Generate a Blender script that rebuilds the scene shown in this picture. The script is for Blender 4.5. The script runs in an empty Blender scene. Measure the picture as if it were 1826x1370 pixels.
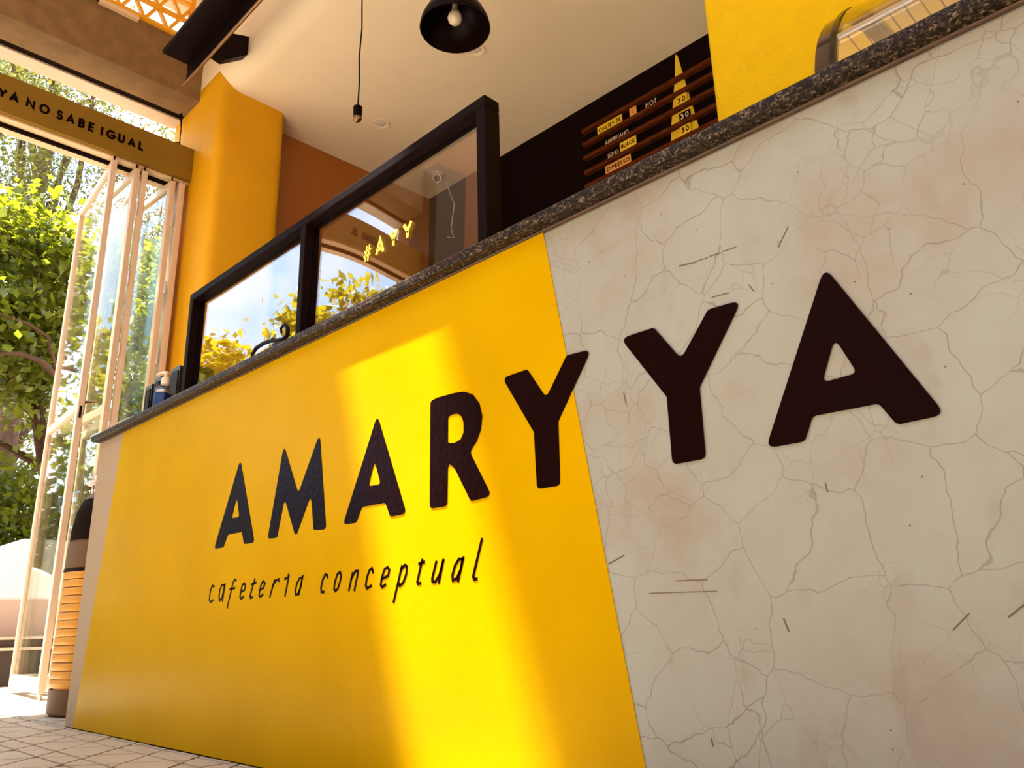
import bpy, bmesh, math, random
import numpy as np
from mathutils import Vector, Matrix
scene = bpy.context.scene
COL = scene.collection
PI = math.pi

# ------------------------------------------------------------------ camera
# world: X along the counter front (right is +), Y into the cafe, Z up. Counter front wall is the plane Y = 0.
cam_d = bpy.data.cameras.new('camera'); cam = bpy.data.objects.new('camera', cam_d); COL.objects.link(cam)
cam_d.sensor_fit = 'HORIZONTAL'; cam_d.sensor_width = 36.0
cam_d.lens = 36.0 * 1409.3 / 1826.0
cam_d.clip_start = 0.02; cam_d.clip_end = 500
R_ = Vector((0.70770886, 0.70607343, -0.0246674)); U_ = Vector((0.2214244, -0.18851105, 0.95678358)); F_ = Vector((-0.67090939, 0.68258618, 0.28975282))
M = Matrix((R_, U_, -F_)).transposed().to_4x4(); M.translation = Vector((0, -1.05241, 0.32067))
cam.matrix_world = M
scene.camera = cam

# ------------------------------------------------------------------ world, sun, exposure
vs = scene.view_settings
vs.view_transform = 'Standard'; vs.look = 'None'; vs.gamma = 1.0; vs.exposure = 0.84; vs.use_curve_mapping = False

SKY = 2.0
SUN_E = 15.0
w = bpy.data.worlds.new('sky'); scene.world = w; w.use_nodes = True
nt = w.node_tree; nt.nodes.clear()
tc = nt.nodes.new('ShaderNodeTexCoord')
nz = nt.nodes.new('ShaderNodeTexNoise'); nz.inputs['Scale'].default_value = 3.2; nz.inputs['Detail'].default_value = 6; nz.inputs['Roughness'].default_value = 0.55
rp = nt.nodes.new('ShaderNodeValToRGB'); rp.color_ramp.elements[0].position = 0.40; rp.color_ramp.elements[1].position = 0.62
rp.color_ramp.elements[0].color = (0.36, 0.60, 0.95, 1); rp.color_ramp.elements[1].color = (1.0, 0.97, 0.92, 1)
bg = nt.nodes.new('ShaderNodeBackground'); bg.inputs['Strength'].default_value = SKY
ow = nt.nodes.new('ShaderNodeOutputWorld')
nt.links.new(tc.outputs['Generated'], nz.inputs['Vector']); nt.links.new(nz.outputs['Fac'], rp.inputs['Fac'])
nt.links.new(rp.outputs['Color'], bg.inputs['Color']); nt.links.new(bg.outputs['Background'], ow.inputs['Surface'])

sd = bpy.data.lights.new('sun', 'SUN'); sd.energy = SUN_E; sd.angle = math.radians(1.5); sd.color = (1.0, 0.95, 0.88)
sun = bpy.data.objects.new('sun', sd); COL.objects.link(sun)
sun.rotation_euler = Vector((0.32, 0.24, -1.0)).to_track_quat('-Z', 'Y').to_euler()
sun.location = (-4, -3, 9)

# ------------------------------------------------------------------ materials
def lin(r, g, b):
    f = lambda c: (c / 255 / 12.92) if c / 255 <= 0.04045 else ((c / 255 + 0.055) / 1.055) ** 2.4
    return (f(r), f(g), f(b), 1)

def mat(name, col, rough=0.6, metal=0.0, var=0.0, vscale=6.0, bump=0.0, bscale=60.0, spec=0.5, speck=None, emit=None, col2=None, coat=0.0):
    """plain procedural surface: colour mottled by noise, fine relief by noise"""
    m = bpy.data.materials.new(name); m.use_nodes = True
    t = m.node_tree; n = t.nodes; b = n['Principled BSDF']; L = t.links.new
    b.inputs['Roughness'].default_value = rough; b.inputs['Metallic'].default_value = metal
    b.inputs['Specular IOR Level'].default_value = spec
    if coat: b.inputs['Coat Weight'].default_value = coat; b.inputs['Coat Roughness'].default_value = 0.15
    tc = n.new('ShaderNodeTexCoord')
    src = None
    if var or col2:
        nz = n.new('ShaderNodeTexNoise'); nz.inputs['Scale'].default_value = vscale; nz.inputs['Detail'].default_value = 5
        L(tc.outputs['Object'], nz.inputs['Vector'])
        r = n.new('ShaderNodeValToRGB'); r.color_ramp.elements[0].position = 0.3; r.color_ramp.elements[1].position = 0.7
        a = col2 if col2 else tuple(c * (1 - var) for c in col[:3]) + (1,)
        r.color_ramp.elements[0].color = a; r.color_ramp.elements[1].color = col
        L(nz.outputs['Fac'], r.inputs['Fac']); src = r.outputs['Color']
    if speck:
        sc, thr, scol = speck
        vz = n.new('ShaderNodeTexVoronoi'); vz.inputs['Scale'].default_value = sc
        L(tc.outputs['Object'], vz.inputs['Vector'])
        lt = n.new('ShaderNodeMath'); lt.operation = 'LESS_THAN'; lt.inputs[1].default_value = thr
        L(vz.outputs['Distance'], lt.inputs[0])
        mx = n.new('ShaderNodeMix'); mx.data_type = 'RGBA'
        L(lt.outputs[0], mx.inputs['Factor'])
        if src: L(src, mx.inputs['A'])
        else: mx.inputs['A'].default_value = col
        mx.inputs['B'].default_value = scol; src = mx.outputs['Result']
    if src: L(src, b.inputs['Base Color'])
    else: b.inputs['Base Color'].default_value = col
    if bump:
        nb = n.new('ShaderNodeTexNoise'); nb.inputs['Scale'].default_value = bscale; nb.inputs['Detail'].default_value = 4
        L(tc.outputs['Object'], nb.inputs['Vector'])
        bp = n.new('ShaderNodeBump'); bp.inputs['Strength'].default_value = bump; bp.inputs['Distance'].default_value = 0.004
        L(nb.outputs['Fac'], bp.inputs['Height']); L(bp.outputs['Normal'], b.inputs['Normal'])
    if emit:
        b.inputs['Emission Color'].default_value = emit[0]; b.inputs['Emission Strength'].default_value = emit[1]
    return m

def concrete_crazed():
    m = bpy.data.materials.new('crazed_concrete'); m.use_nodes = True
    t = m.node_tree; n = t.nodes; b = n['Principled BSDF']; L = t.links.new
    tc = n.new('ShaderNodeTexCoord')
    warp = n.new('ShaderNodeTexNoise'); warp.inputs['Scale'].default_value = 7; warp.inputs['Detail'].default_value = 4
    L(tc.outputs['Object'], warp.inputs['Vector'])
    sub = n.new('ShaderNodeVectorMath'); sub.operation = 'SUBTRACT'; sub.inputs[1].default_value = (0.5, 0.5, 0.5)
    L(warp.outputs['Color'], sub.inputs[0])
    scl = n.new('ShaderNodeVectorMath'); scl.operation = 'SCALE'; scl.inputs['Scale'].default_value = 0.10
    L(sub.outputs['Vector'], scl.inputs[0])
    add = n.new('ShaderNodeVectorMath'); add.operation = 'ADD'
    L(tc.outputs['Object'], add.inputs[0]); L(scl.outputs['Vector'], add.inputs[1])
    def cracks(scale, width, mscale, mlo, mhi):
        v = n.new('ShaderNodeTexVoronoi'); v.feature = 'DISTANCE_TO_EDGE'; v.inputs['Scale'].default_value = scale
        L(add.outputs['Vector'], v.inputs['Vector'])
        mr = n.new('ShaderNodeMapRange'); mr.inputs['From Min'].default_value = 0.0; mr.inputs['From Max'].default_value = width * scale
        mr.inputs['To Min'].default_value = 1; mr.inputs['To Max'].default_value = 0
        L(v.outputs['Distance'], mr.inputs['Value'])
        mk = n.new('ShaderNodeTexNoise'); mk.inputs['Scale'].default_value = mscale; mk.inputs['Detail'].default_value = 2
        L(tc.outputs['Object'], mk.inputs['Vector'])
        mm = n.new('ShaderNodeMapRange'); mm.inputs['From Min'].default_value = mlo; mm.inputs['From Max'].default_value = mhi
        L(mk.outputs['Fac'], mm.inputs['Value'])
        mu = n.new('ShaderNodeMath'); mu.operation = 'MULTIPLY'
        L(mr.outputs['Result'], mu.inputs[0]); L(mm.outputs['Result'], mu.inputs[1])
        return mu.outputs[0]
    c1 = cracks(8.0, 0.0010, 3.0, 0.30, 0.52)
    c2 = cracks(15.0, 0.0007, 4.5, 0.48, 0.66)
    mx = n.new('ShaderNodeMath'); mx.operation = 'MAXIMUM'; L(c1, mx.inputs[0]); L(c2, mx.inputs[1])
    # mottled trowel colour
    n1 = n.new('ShaderNodeTexNoise'); n1.inputs['Scale'].default_value = 3.2; n1.inputs['Detail'].default_value = 7; n1.inputs['Roughness'].default_value = 0.62
    L(tc.outputs['Object'], n1.inputs['Vector'])
    r1 = n.new('ShaderNodeValToRGB'); e = r1.color_ramp.elements
    e[0].position = 0.30; e[0].color = (0.245, 0.20, 0.155, 1); e[1].position = 0.70; e[1].color = (0.285, 0.31, 0.275, 1)
    k = e.new(0.48); k.color = (0.262, 0.265, 0.228, 1)
    L(n1.outputs['Fac'], r1.inputs['Fac'])
    # pinkish brown stains with a shape of their own
    mp = n.new('ShaderNodeMapping'); mp.inputs['Scale'].default_value = (1.6, 1.0, 0.8); L(tc.outputs['Object'], mp.inputs['Vector'])
    n2 = n.new('ShaderNodeTexNoise'); n2.inputs['Scale'].default_value = 9; n2.inputs['Detail'].default_value = 6
    L(mp.outputs['Vector'], n2.inputs['Vector'])
    m2 = n.new('ShaderNodeMapRange'); m2.inputs['From Min'].default_value = 0.60; m2.inputs['From Max'].default_value = 0.78; m2.inputs['To Max'].default_value = 0.5
    L(n2.outputs['Fac'], m2.inputs['Value'])
    mixa = n.new('ShaderNodeMix'); mixa.data_type = 'RGBA'; mixa.inputs['B'].default_value = (0.19, 0.14, 0.105, 1)
    L(m2.outputs['Result'], mixa.inputs['Factor']); L(r1.outputs['Color'], mixa.inputs['A'])
    cf = n.new('ShaderNodeMath'); cf.operation = 'MULTIPLY'; cf.inputs[1].default_value = 0.5; L(mx.outputs[0], cf.inputs[0])
    mixb = n.new('ShaderNodeMix'); mixb.data_type = 'RGBA'; mixb.inputs['B'].default_value = (0.09, 0.055, 0.035, 1)
    L(cf.outputs[0], mixb.inputs['Factor']); L(mixa.outputs['Result'], mixb.inputs['A'])
    # pin holes
    v3 = n.new('ShaderNodeTexVoronoi'); v3.inputs['Scale'].default_value = 26; L(tc.outputs['Object'], v3.inputs['Vector'])
    l3 = n.new('ShaderNodeMath'); l3.operation = 'LESS_THAN'; l3.inputs[1].default_value = 0.035; L(v3.outputs['Distance'], l3.inputs[0])
    mixc = n.new('ShaderNodeMix'); mixc.data_type = 'RGBA'; mixc.inputs['B'].default_value = (0.10, 0.06, 0.04, 1)
    L(l3.outputs[0], mixc.inputs['Factor']); L(mixb.outputs['Result'], mixc.inputs['A'])
    L(mixc.outputs['Result'], b.inputs['Base Color'])
    b.inputs['Roughness'].default_value = 0.5; b.inputs['Specular IOR Level'].default_value = 0.35
    bp = n.new('ShaderNodeBump'); bp.inputs['Strength'].default_value = 0.35; bp.inputs['Distance'].default_value = 0.002; bp.invert = True
    L(mx.outputs[0], bp.inputs['Height']); L(bp.outputs['Normal'], b.inputs['Normal'])
    return m

def gloss_paint(name, c0, c1, rough, bscale=45.0, bstr=0.25, spec=0.5):
    """brushed-on enamel: two close tones, low relief of brush and plaster"""
    m = bpy.data.materials.new(name); m.use_nodes = True
    t = m.node_tree; n = t.nodes; b = n['Principled BSDF']; L = t.links.new
    tc = n.new('ShaderNodeTexCoord')
    nz = n.new('ShaderNodeTexNoise'); nz.inputs['Scale'].default_value = 4; nz.inputs['Detail'].default_value = 5; L(tc.outputs['Object'], nz.inputs['Vector'])
    r = n.new('ShaderNodeValToRGB'); r.color_ramp.elements[0].position = 0.3; r.color_ramp.elements[1].position = 0.7
    r.color_ramp.elements[0].color = c0; r.color_ramp.elements[1].color = c1
    L(nz.outputs['Fac'], r.inputs['Fac']); L(r.outputs['Color'], b.inputs['Base Color'])
    b.inputs['Roughness'].default_value = rough; b.inputs['Specular IOR Level'].default_value = spec
    n1 = n.new('ShaderNodeTexNoise'); n1.inputs['Scale'].default_value = bscale; n1.inputs['Detail'].default_value = 6; L(tc.outputs['Object'], n1.inputs['Vector'])
    bp = n.new('ShaderNodeBump'); bp.inputs['Strength'].default_value = bstr; bp.inputs['Distance'].default_value = 0.003
    L(n1.outputs['Fac'], bp.inputs['Height']); L(bp.outputs['Normal'], b.inputs['Normal'])
    return m

def glass(name, tint=(0.93, 0.97, 0.95, 1), f0=0.04):
    """clear pane: straight-through transmission plus mirror reflection that grows at grazing angles"""
    m = bpy.data.materials.new(name); m.use_nodes = True
    t = m.node_tree; n = t.nodes; L = t.links.new; n.clear()
    lw = n.new('ShaderNodeLayerWeight'); lw.inputs['Blend'].default_value = 0.5
    p5 = n.new('ShaderNodeMath'); p5.operation = 'POWER'; p5.inputs[1].default_value = 5; L(lw.outputs['Facing'], p5.inputs[0])
    ma = n.new('ShaderNodeMath'); ma.operation = 'MULTIPLY_ADD'; ma.inputs[1].default_value = 1 - f0; ma.inputs[2].default_value = f0; L(p5.outputs[0], ma.inputs[0])
    tr = n.new('ShaderNodeBsdfTransparent'); tr.inputs['Color'].default_value = tint
    gl = n.new('ShaderNodeBsdfGlossy'); gl.inputs['Roughness'].default_value = 0.0; gl.inputs['Color'].default_value = (1, 1, 1, 1)
    mx = n.new('ShaderNodeMixShader'); L(ma.outputs[0], mx.inputs['Fac']); L(tr.outputs[0], mx.inputs[1]); L(gl.outputs[0], mx.inputs[2])
    o = n.new('ShaderNodeOutputMaterial'); L(mx.outputs[0], o.inputs['Surface'])
    return m

def leaf_mat(name, ca, cb, trans):
    m = bpy.data.materials.new(name); m.use_nodes = True
    t = m.node_tree; n = t.nodes; L = t.links.new; n.clear()
    tc = n.new('ShaderNodeTexCoord'); nz = n.new('ShaderNodeTexNoise'); nz.inputs['Scale'].default_value = 2.3; nz.inputs['Detail'].default_value = 6
    L(tc.outputs['Object'], nz.inputs['Vector'])
    r = n.new('ShaderNodeValToRGB'); r.color_ramp.elements[0].position = 0.35; r.color_ramp.elements[1].position = 0.65
    r.color_ramp.elements[0].color = ca; r.color_ramp.elements[1].color = cb; L(nz.outputs['Fac'], r.inputs['Fac'])
    d = n.new('ShaderNodeBsdfPrincipled'); d.inputs['Roughness'].default_value = 0.45; L(r.outputs['Color'], d.inputs['Base Color'])
    tl = n.new('ShaderNodeBsdfTranslucent'); tl.inputs['Color'].default_value = trans
    mx = n.new('ShaderNodeMixShader'); mx.inputs['Fac'].default_value = 0.42; L(d.outputs[0], mx.inputs[1]); L(tl.outputs[0], mx.inputs[2])
    o = n.new('ShaderNodeOutputMaterial'); L(mx.outputs[0], o.inputs['Surface'])
    return m

def granite():
    m = bpy.data.materials.new('black_granite'); m.use_nodes = True
    t = m.node_tree; n = t.nodes; b = n['Principled BSDF']; L = t.links.new
    tc = n.new('ShaderNodeTexCoord'); v = n.new('ShaderNodeTexVoronoi'); v.inputs['Scale'].default_value = 320; L(tc.outputs['Object'], v.inputs['Vector'])
    nz = n.new('ShaderNodeTexNoise'); nz.inputs['Scale'].default_value = 110; nz.inputs['Detail'].default_value = 3; L(tc.outputs['Object'], nz.inputs['Vector'])
    ad = n.new('ShaderNodeMath'); ad.operation = 'MULTIPLY'
    sp = n.new('ShaderNodeSeparateColor'); L(v.outputs['Color'], sp.inputs['Color'])
    L(sp.outputs[0], ad.inputs[0]); L(nz.outputs['Fac'], ad.inputs[1])
    r = n.new('ShaderNodeValToRGB'); e = r.color_ramp.elements
    e[0].position = 0.15; e[0].color = (0.008, 0.005, 0.003, 1); e[1].position = 0.62; e[1].color = (0.16, 0.115, 0.075, 1)
    k = e.new(0.38); k.color = (0.035, 0.022, 0.014, 1)
    L(ad.outputs[0], r.inputs['Fac']); L(r.outputs['Color'], b.inputs['Base Color'])
    b.inputs['Roughness'].default_value = 0.45; b.inputs['Specular IOR Level'].default_value = 0.12
    return m

def wood(name, c0, c1, rough=0.5, scale=(2, 30, 30)):
    m = bpy.data.materials.new(name); m.use_nodes = True
    t = m.node_tree; n = t.nodes; b = n['Principled BSDF']; L = t.links.new
    tc = n.new('ShaderNodeTexCoord'); mp = n.new('ShaderNodeMapping'); mp.inputs['Scale'].default_value = scale; L(tc.outputs['Object'], mp.inputs['Vector'])
    nz = n.new('ShaderNodeTexNoise'); nz.inputs['Scale'].default_value = 3; nz.inputs['Detail'].default_value = 6; L(mp.outputs['Vector'], nz.inputs['Vector'])
    r = n.new('ShaderNodeValToRGB'); r.color_ramp.elements[0].position = 0.35; r.color_ramp.elements[1].position = 0.68
    r.color_ramp.elements[0].color = c0; r.color_ramp.elements[1].color = c1; L(nz.outputs['Fac'], r.inputs['Fac']); L(r.outputs['Color'], b.inputs['Base Color'])
    b.inputs['Roughness'].default_value = rough; b.inputs['Specular IOR Level'].default_value = 0.04
    return m

MT = {}
MT['concrete'] = concrete_crazed()
MT['yellow'] = gloss_paint('yellow_enamel', (0.44, 0.254, 0.0002, 1), (0.48, 0.285, 0.0004, 1), 0.24, 38, 0.22, 0.02)
MT['black_paint'] = gloss_paint('black_enamel', (0.0055, 0.0006, 0.0005, 1), (0.0065, 0.0010, 0.0008, 1), 0.28, 70, 0.4, 0.06)
MT['granite'] = granite()
MT['cement'] = mat('cement_trim', (0.09, 0.05, 0.027, 1), 0.7, var=0.4, vscale=25, bump=0.4, bscale=90)
MT['black_wood'] = wood('black_painted_wood', (0.0045, 0.0010, 0.0007, 1), (0.007, 0.003, 0.002, 1), 0.55, (3, 40, 40))
MT['glass'] = glass('clear_pane')
MT['acrylic'] = glass('acrylic_pane', (0.92, 0.92, 0.90, 1), 0.17)
MT['door_paint'] = mat('cream_door_enamel', (0.66, 0.47, 0.30, 1), 0.4, var=0.1, vscale=8)
MT['column_yellow'] = mat('amber_wall_paint', (0.74, 0.35, 0.001, 1), 0.6, var=0.07, spec=0.2, vscale=5, bump=0.25, bscale=40)
MT['stucco_yellow'] = mat('yellow_stucco', (0.74, 0.47, 0.002, 1), 0.75, spec=0.1, var=0.06, vscale=18, bump=0.9, bscale=130, speck=(75, 0.07, (0.45, 0.22, 0.003, 1)))
MT['darkened_orange'] = mat('shade_darkened_orange', (0.34, 0.10, 0.001, 1), 0.55, var=0.06, vscale=4)  # darker orange version of the amber paint, shade put into the colour
MT['margin'] = mat('warm_plaster_margin', (0.36, 0.24, 0.13, 1), 0.6, var=0.2, vscale=9, spec=0.2, col2=(0.33, 0.255, 0.165, 1))
MT['tan_wall'] = mat('tan_wall_paint', (0.46, 0.40, 0.31, 1), 0.8, var=0.06, vscale=3)
MT['ceiling'] = mat('cream_ceiling_paint', (0.92, 0.75, 0.50, 1), 0.8, var=0.05, vscale=3, bump=0.1, bscale=30)
MT['beam'] = mat('rough_concrete', (0.235, 0.13, 0.045, 1), 0.9, var=0.3, vscale=10, bump=0.8, bscale=70, speck=(28, 0.09, (0.14, 0.07, 0.035, 1)))
MT['lintel'] = mat('ochre_metal_paint', (0.215, 0.112, 0.005, 1), 0.6, var=0.1, spec=0.2, vscale=5)
MT['lintel_trim'] = mat('cream_track_metal', (0.72, 0.50, 0.29, 1), 0.45)
MT['dark'] = mat('dark_parts_and_shade', (0.010, 0.004, 0.0025, 1), 0.8, spec=0.04)  # dark fittings, and solid pieces that stand for shaded gaps
MT['black_wall'] = mat('black_chalk_wall', (0.006, 0.0012, 0.001, 1), 0.7, var=0.2, vscale=5, spec=0.06)
MT['slat'] = wood('reddish_slat_wood', (0.055, 0.012, 0.003, 1), (0.15, 0.035, 0.007, 1), 0.5, (6, 50, 50))
MT['tile_yellow'] = mat('yellow_menu_tile', (0.86, 0.55, 0.02, 1), 0.5)
MT['tile_orange'] = mat('orange_menu_tile', (0.80, 0.36, 0.07, 1), 0.5)
MT['white_letter'] = mat('white_letter', (0.80, 0.66, 0.50, 1), 0.5)
MT['black_metal'] = mat('black_metal', (0.006, 0.0014, 0.001, 1), 0.4, spec=0.08)
MT['bronze'] = mat('bronze_metal', (0.30, 0.17, 0.08, 1), 0.3, metal=0.9)
MT['chrome'] = mat('chrome', (0.75, 0.68, 0.60, 1), 0.15, metal=1.0)
MT['bulb'] = mat('opal_bulb', (0.80, 0.66, 0.47, 1), 0.25)
MT['white_plastic'] = mat('white_plastic', (0.72, 0.62, 0.50, 1), 0.35)
MT['clear'] = glass('clear_bottle', (0.90, 0.90, 0.88, 1), 0.08)
MT['gel'] = mat('sanitizer_gel', (0.62, 0.58, 0.53, 1), 0.2)
MT['blue_label'] = mat('blue_label', (0.012, 0.055, 0.22, 1), 0.4, var=0.35, vscale=60)
MT['bin_gold'] = mat('golden_steel', (0.66, 0.29, 0.02, 1), 0.4, metal=0.25)
MT['bin_brown'] = mat('brown_plastic', (0.13, 0.066, 0.024, 1), 0.5, spec=0.2)
MT['lattice'] = mat('yellow_lattice_paint', (0.80, 0.37, 0.006, 1), 0.5)
MT['tile'] = mat('stone_floor_tile', (0.57, 0.49, 0.38, 1), 0.45, var=0.14, vscale=5, bump=0.15, bscale=80)
MT['grout'] = mat('brown_grout', (0.12, 0.07, 0.032, 1), 0.9, var=0.2, vscale=30)
MT['street'] = mat('pale_paving', (0.50, 0.43, 0.34, 1), 0.85, var=0.15, vscale=1.5)
MT['white_wall'] = mat('white_plaster', (0.84, 0.79, 0.72, 1), 0.8, var=0.04, vscale=2)
MT['pink_wall'] = mat('pink_beige_band', (0.52, 0.38, 0.28, 1), 0.8, var=0.06, vscale=3)  # pinkish beige for the lower part of the garden wall
MT['planter'] = mat('dark_planter', (0.022, 0.012, 0.009, 1), 0.5)
MT['pale_metal'] = mat('pale_metal', (0.60, 0.56, 0.52, 1), 0.3, metal=0.6)
MT['bark'] = mat('tree_bark', (0.10, 0.05, 0.022, 1), 0.9, var=0.4, vscale=14, bump=0.8, bscale=40)
MT['leaf_a'] = leaf_mat('broad_leaf', (0.035, 0.06, 0.004, 1), (0.15, 0.16, 0.010, 1), (0.34, 0.36, 0.012, 1))
MT['leaf_b'] = leaf_mat('feathery_leaf', (0.04, 0.05, 0.006, 1), (0.13, 0.125, 0.015, 1), (0.22, 0.20, 0.02, 1))
MT['leaf_c'] = leaf_mat('golden_leaf', (0.10, 0.12, 0.004, 1), (0.32, 0.27, 0.01, 1), (0.62, 0.50, 0.015, 1))
MT['pink'] = mat('pink_petal', (0.72, 0.50, 0.48, 1), 0.6)
MT['scuff'] = mat('brown_scuff', (0.11, 0.065, 0.04, 1), 0.7)
MT['roof'] = mat('roof_plaster', (0.62, 0.50, 0.36, 1), 0.85, var=0.08, vscale=2)
MT['gloss_black'] = mat('gloss_black_plastic', (0.008, 0.003, 0.002, 1), 0.2, spec=0.3)
MT['smoke'] = mat('smoked_end_panel', (0.035, 0.018, 0.012, 1), 0.12)
MT['steel'] = mat('brushed_case_steel', (0.42, 0.33, 0.2, 1), 0.35, metal=0.8)

# ------------------------------------------------------------------ mesh helpers
class MB:
    """collects simple solids in world coordinates, built as ONE mesh object"""
    def __init__(s): s.v = []; s.f = []
    def add(s, vs, fs):
        o = len(s.v); s.v += [tuple(p) for p in vs]; s.f += [tuple(i + o for i in f) for f in fs]; return s
    def box(s, x0, x1, y0, y1, z0, z1):
        return s.add([(x0, y0, z0), (x1, y0, z0), (x1, y1, z0), (x0, y1, z0), (x0, y0, z1), (x1, y0, z1), (x1, y1, z1), (x0, y1, z1)],
                     [(0, 3, 2, 1), (4, 5, 6, 7), (0, 1, 5, 4), (1, 2, 6, 5), (2, 3, 7, 6), (3, 0, 4, 7)])
    def prism(s, poly, axis, a, b):
        """polygon in the two other axes, extruded along axis from a to b"""
        n = len(poly)
        def P(p, t):
            return {'x': (t, p[0], p[1]), 'y': (p[0], t, p[1]), 'z': (p[0], p[1], t)}[axis]
        vs = [P(p, a) for p in poly] + [P(p, b) for p in poly]
        fs = [tuple(range(n - 1, -1, -1)), tuple(range(n, 2 * n))] + [(i, (i + 1) % n, n + (i + 1) % n, n + i) for i in range(n)]
        return s.add(vs, fs)
    def bar(s, p, q, wd, ht, up=(0, 0, 1)):
        p = Vector(p); q = Vector(q); d = (q - p).normalized(); u = Vector(up)
        r = d.cross(u)
        if r.length < 1e-4: r = d.cross(Vector((1, 0, 0)))
        r.normalize(); u = r.cross(d).normalized()
        c = []
        for e in (p, q):
            for a, b_ in ((-1, -1), (1, -1), (1, 1), (-1, 1)): c.append(e + r * a * wd / 2 + u * b_ * ht / 2)
        return s.add(c, [(0, 3, 2, 1), (4, 5, 6, 7), (0, 1, 5, 4), (1, 2, 6, 5), (2, 3, 7, 6), (3, 0, 4, 7)])
    def tube(s, pts, rad, n=8):
        pts = [Vector(p) for p in pts]; k = len(pts)
        rr = rad if isinstance(rad, (list, tuple)) else [rad] * k
        vs = []; fs = []; prev = None
        for i, p in enumerate(pts):
            d = (pts[min(i + 1, k - 1)] - pts[max(i - 1, 0)]).normalized()
            a = Vector((0, 0, 1)) if abs(d.z) < 0.9 else Vector((1, 0, 0))
            u = prev - d * prev.dot(d) if prev is not None else d.cross(a)
            if u.length < 1e-5: u = d.cross(a)
            u.normalize(); prev = u; v = d.cross(u)
            for j in range(n):
                t = 2 * PI * j / n; vs.append(p + (u * math.cos(t) + v * math.sin(t)) * rr[i])
        for i in range(k - 1):
            for j in range(n):
                fs.append((i * n + j, i * n + (j + 1) % n, (i + 1) * n + (j + 1) % n, (i + 1) * n + j))
        fs.append(tuple(range(n - 1, -1, -1))); fs.append(tuple((k - 1) * n + j for j in range(n)))
        return s.add(vs, fs)
    def lathe(s, prof, c=(0, 0, 0), n=24, closed=False, cap=True):
        """prof: list of (radius, z)"""
        vs = []; fs = []; k = len(prof)
        for r, z in prof:
            for j in range(n):
                t = 2 * PI * j / n; vs.append((c[0] + r * math.cos(t), c[1] + r * math.sin(t), c[2] + z))
        m = k if closed else k - 1
        for i in range(m):
            for j in range(n):
                i2 = (i + 1) % k
                fs.append((i * n + j, i * n + (j + 1) % n, i2 * n + (j + 1) % n, i2 * n + j))
        if cap and not closed:
            if prof[0][0] > 1e-6: fs.append(tuple(range(n - 1, -1, -1)))
            if prof[-1][0] > 1e-6: fs.append(tuple((k - 1) * n + j for j in range(n)))
        return s.add(vs, fs)
    def build(s, name, m, parent=None, smooth=False, bevel=0.0, seg=2):
        me = bpy.data.meshes.new(name); me.from_pydata(s.v, [], s.f); me.update()
        bm = bmesh.new(); bm.from_mesh(me)
        bmesh.ops.recalc_face_normals(bm, faces=bm.faces[:])
        bm.to_mesh(me); bm.free()
        me.materials.append(MT[m] if isinstance(m, str) else m)
        o = bpy.data.objects.new(name, me); COL.objects.link(o)
        if parent is not None:
            o.parent = parent
            o.matrix_parent_inverse = parent.matrix_basis.inverted()
        if smooth:
            me.polygons.foreach_set('use_smooth', [True] * len(me.polygons))
            me.set_sharp_from_angle(angle=math.radians(40))
        if bevel:
            b = o.modifiers.new('bevel', 'BEVEL'); b.width = bevel; b.segments = seg; b.limit_method = 'ANGLE'; b.angle_limit = math.radians(50)
        return o

def thing(name, label, cat, loc=(0, 0, 0), group=None, kind=None):
    o = bpy.data.objects.new(name, None); COL.objects.link(o); o.location = loc; o.empty_display_size = 0.1
    if label: o['label'] = label
    if cat: o['category'] = cat
    if group: o['group'] = group
    if kind: o['kind'] = kind
    return o
def tag(o, label=None, cat=None, group=None, kind=None):
    if label: o['label'] = label
    if cat: o['category'] = cat
    if group: o['group'] = group
    if kind: o['kind'] = kind
    return o

def round_poly(pts, r, n=4):
    out = []; k = len(pts)
    for i in range(k):
        p = Vector(pts[i]); a = Vector(pts[i - 1]); b = Vector(pts[(i + 1) % k])
        da = a - p; db = b - p; la, lb = da.length, db.length
        ang = da.angle(db)
        t = min(r / max(math.tan(ang / 2), 0.15), 0.45 * la, 0.45 * lb)
        p0 = p + da / la * t; p1 = p + db / lb * t
        if ang > 2.75: out.append(tuple(p)); continue
        for j in range(n + 1):
            s = j / n; q = p0 * (1 - s) ** 2 + p * 2 * s * (1 - s) + p1 * s * s
            out.append(tuple(q))
    return out

def flat_shape(name, loops, depth, m, parent, frame):
    """filled outline with holes in a plane; frame = (origin, ax, ay): point = origin + x*ax + y*ay, thickness along ax x ay"""
    cu = bpy.data.curves.new(name, 'CURVE'); cu.dimensions = '2D'; cu.fill_mode = 'BOTH'; cu.extrude = depth / 2
    for lp in loops:
        sp = cu.splines.new('POLY'); sp.points.add(len(lp) - 1)
        for i, p in enumerate(lp): sp.points[i].co = (p[0], p[1], 0, 1)
        sp.use_cyclic_u = True
    tmp = bpy.data.objects.new('tmp', cu)
    me = bpy.data.meshes.new_from_object(tmp)
    bpy.data.objects.remove(tmp); bpy.data.curves.remove(cu)
    o0, ax, ay = (Vector(q) for q in frame); az = ax.cross(ay)
    T = Matrix((ax, ay, az)).transposed().to_4x4(); T.translation = o0 + az * depth / 2
    me.transform(T); me.name = name
    me.materials.clear(); me.materials.append(MT[m])
    o = bpy.data.objects.new(name, me); COL.objects.link(o)
    if parent is not None:
        o.parent = parent; o.matrix_parent_inverse = parent.matrix_basis.inverted()
    return o

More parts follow.
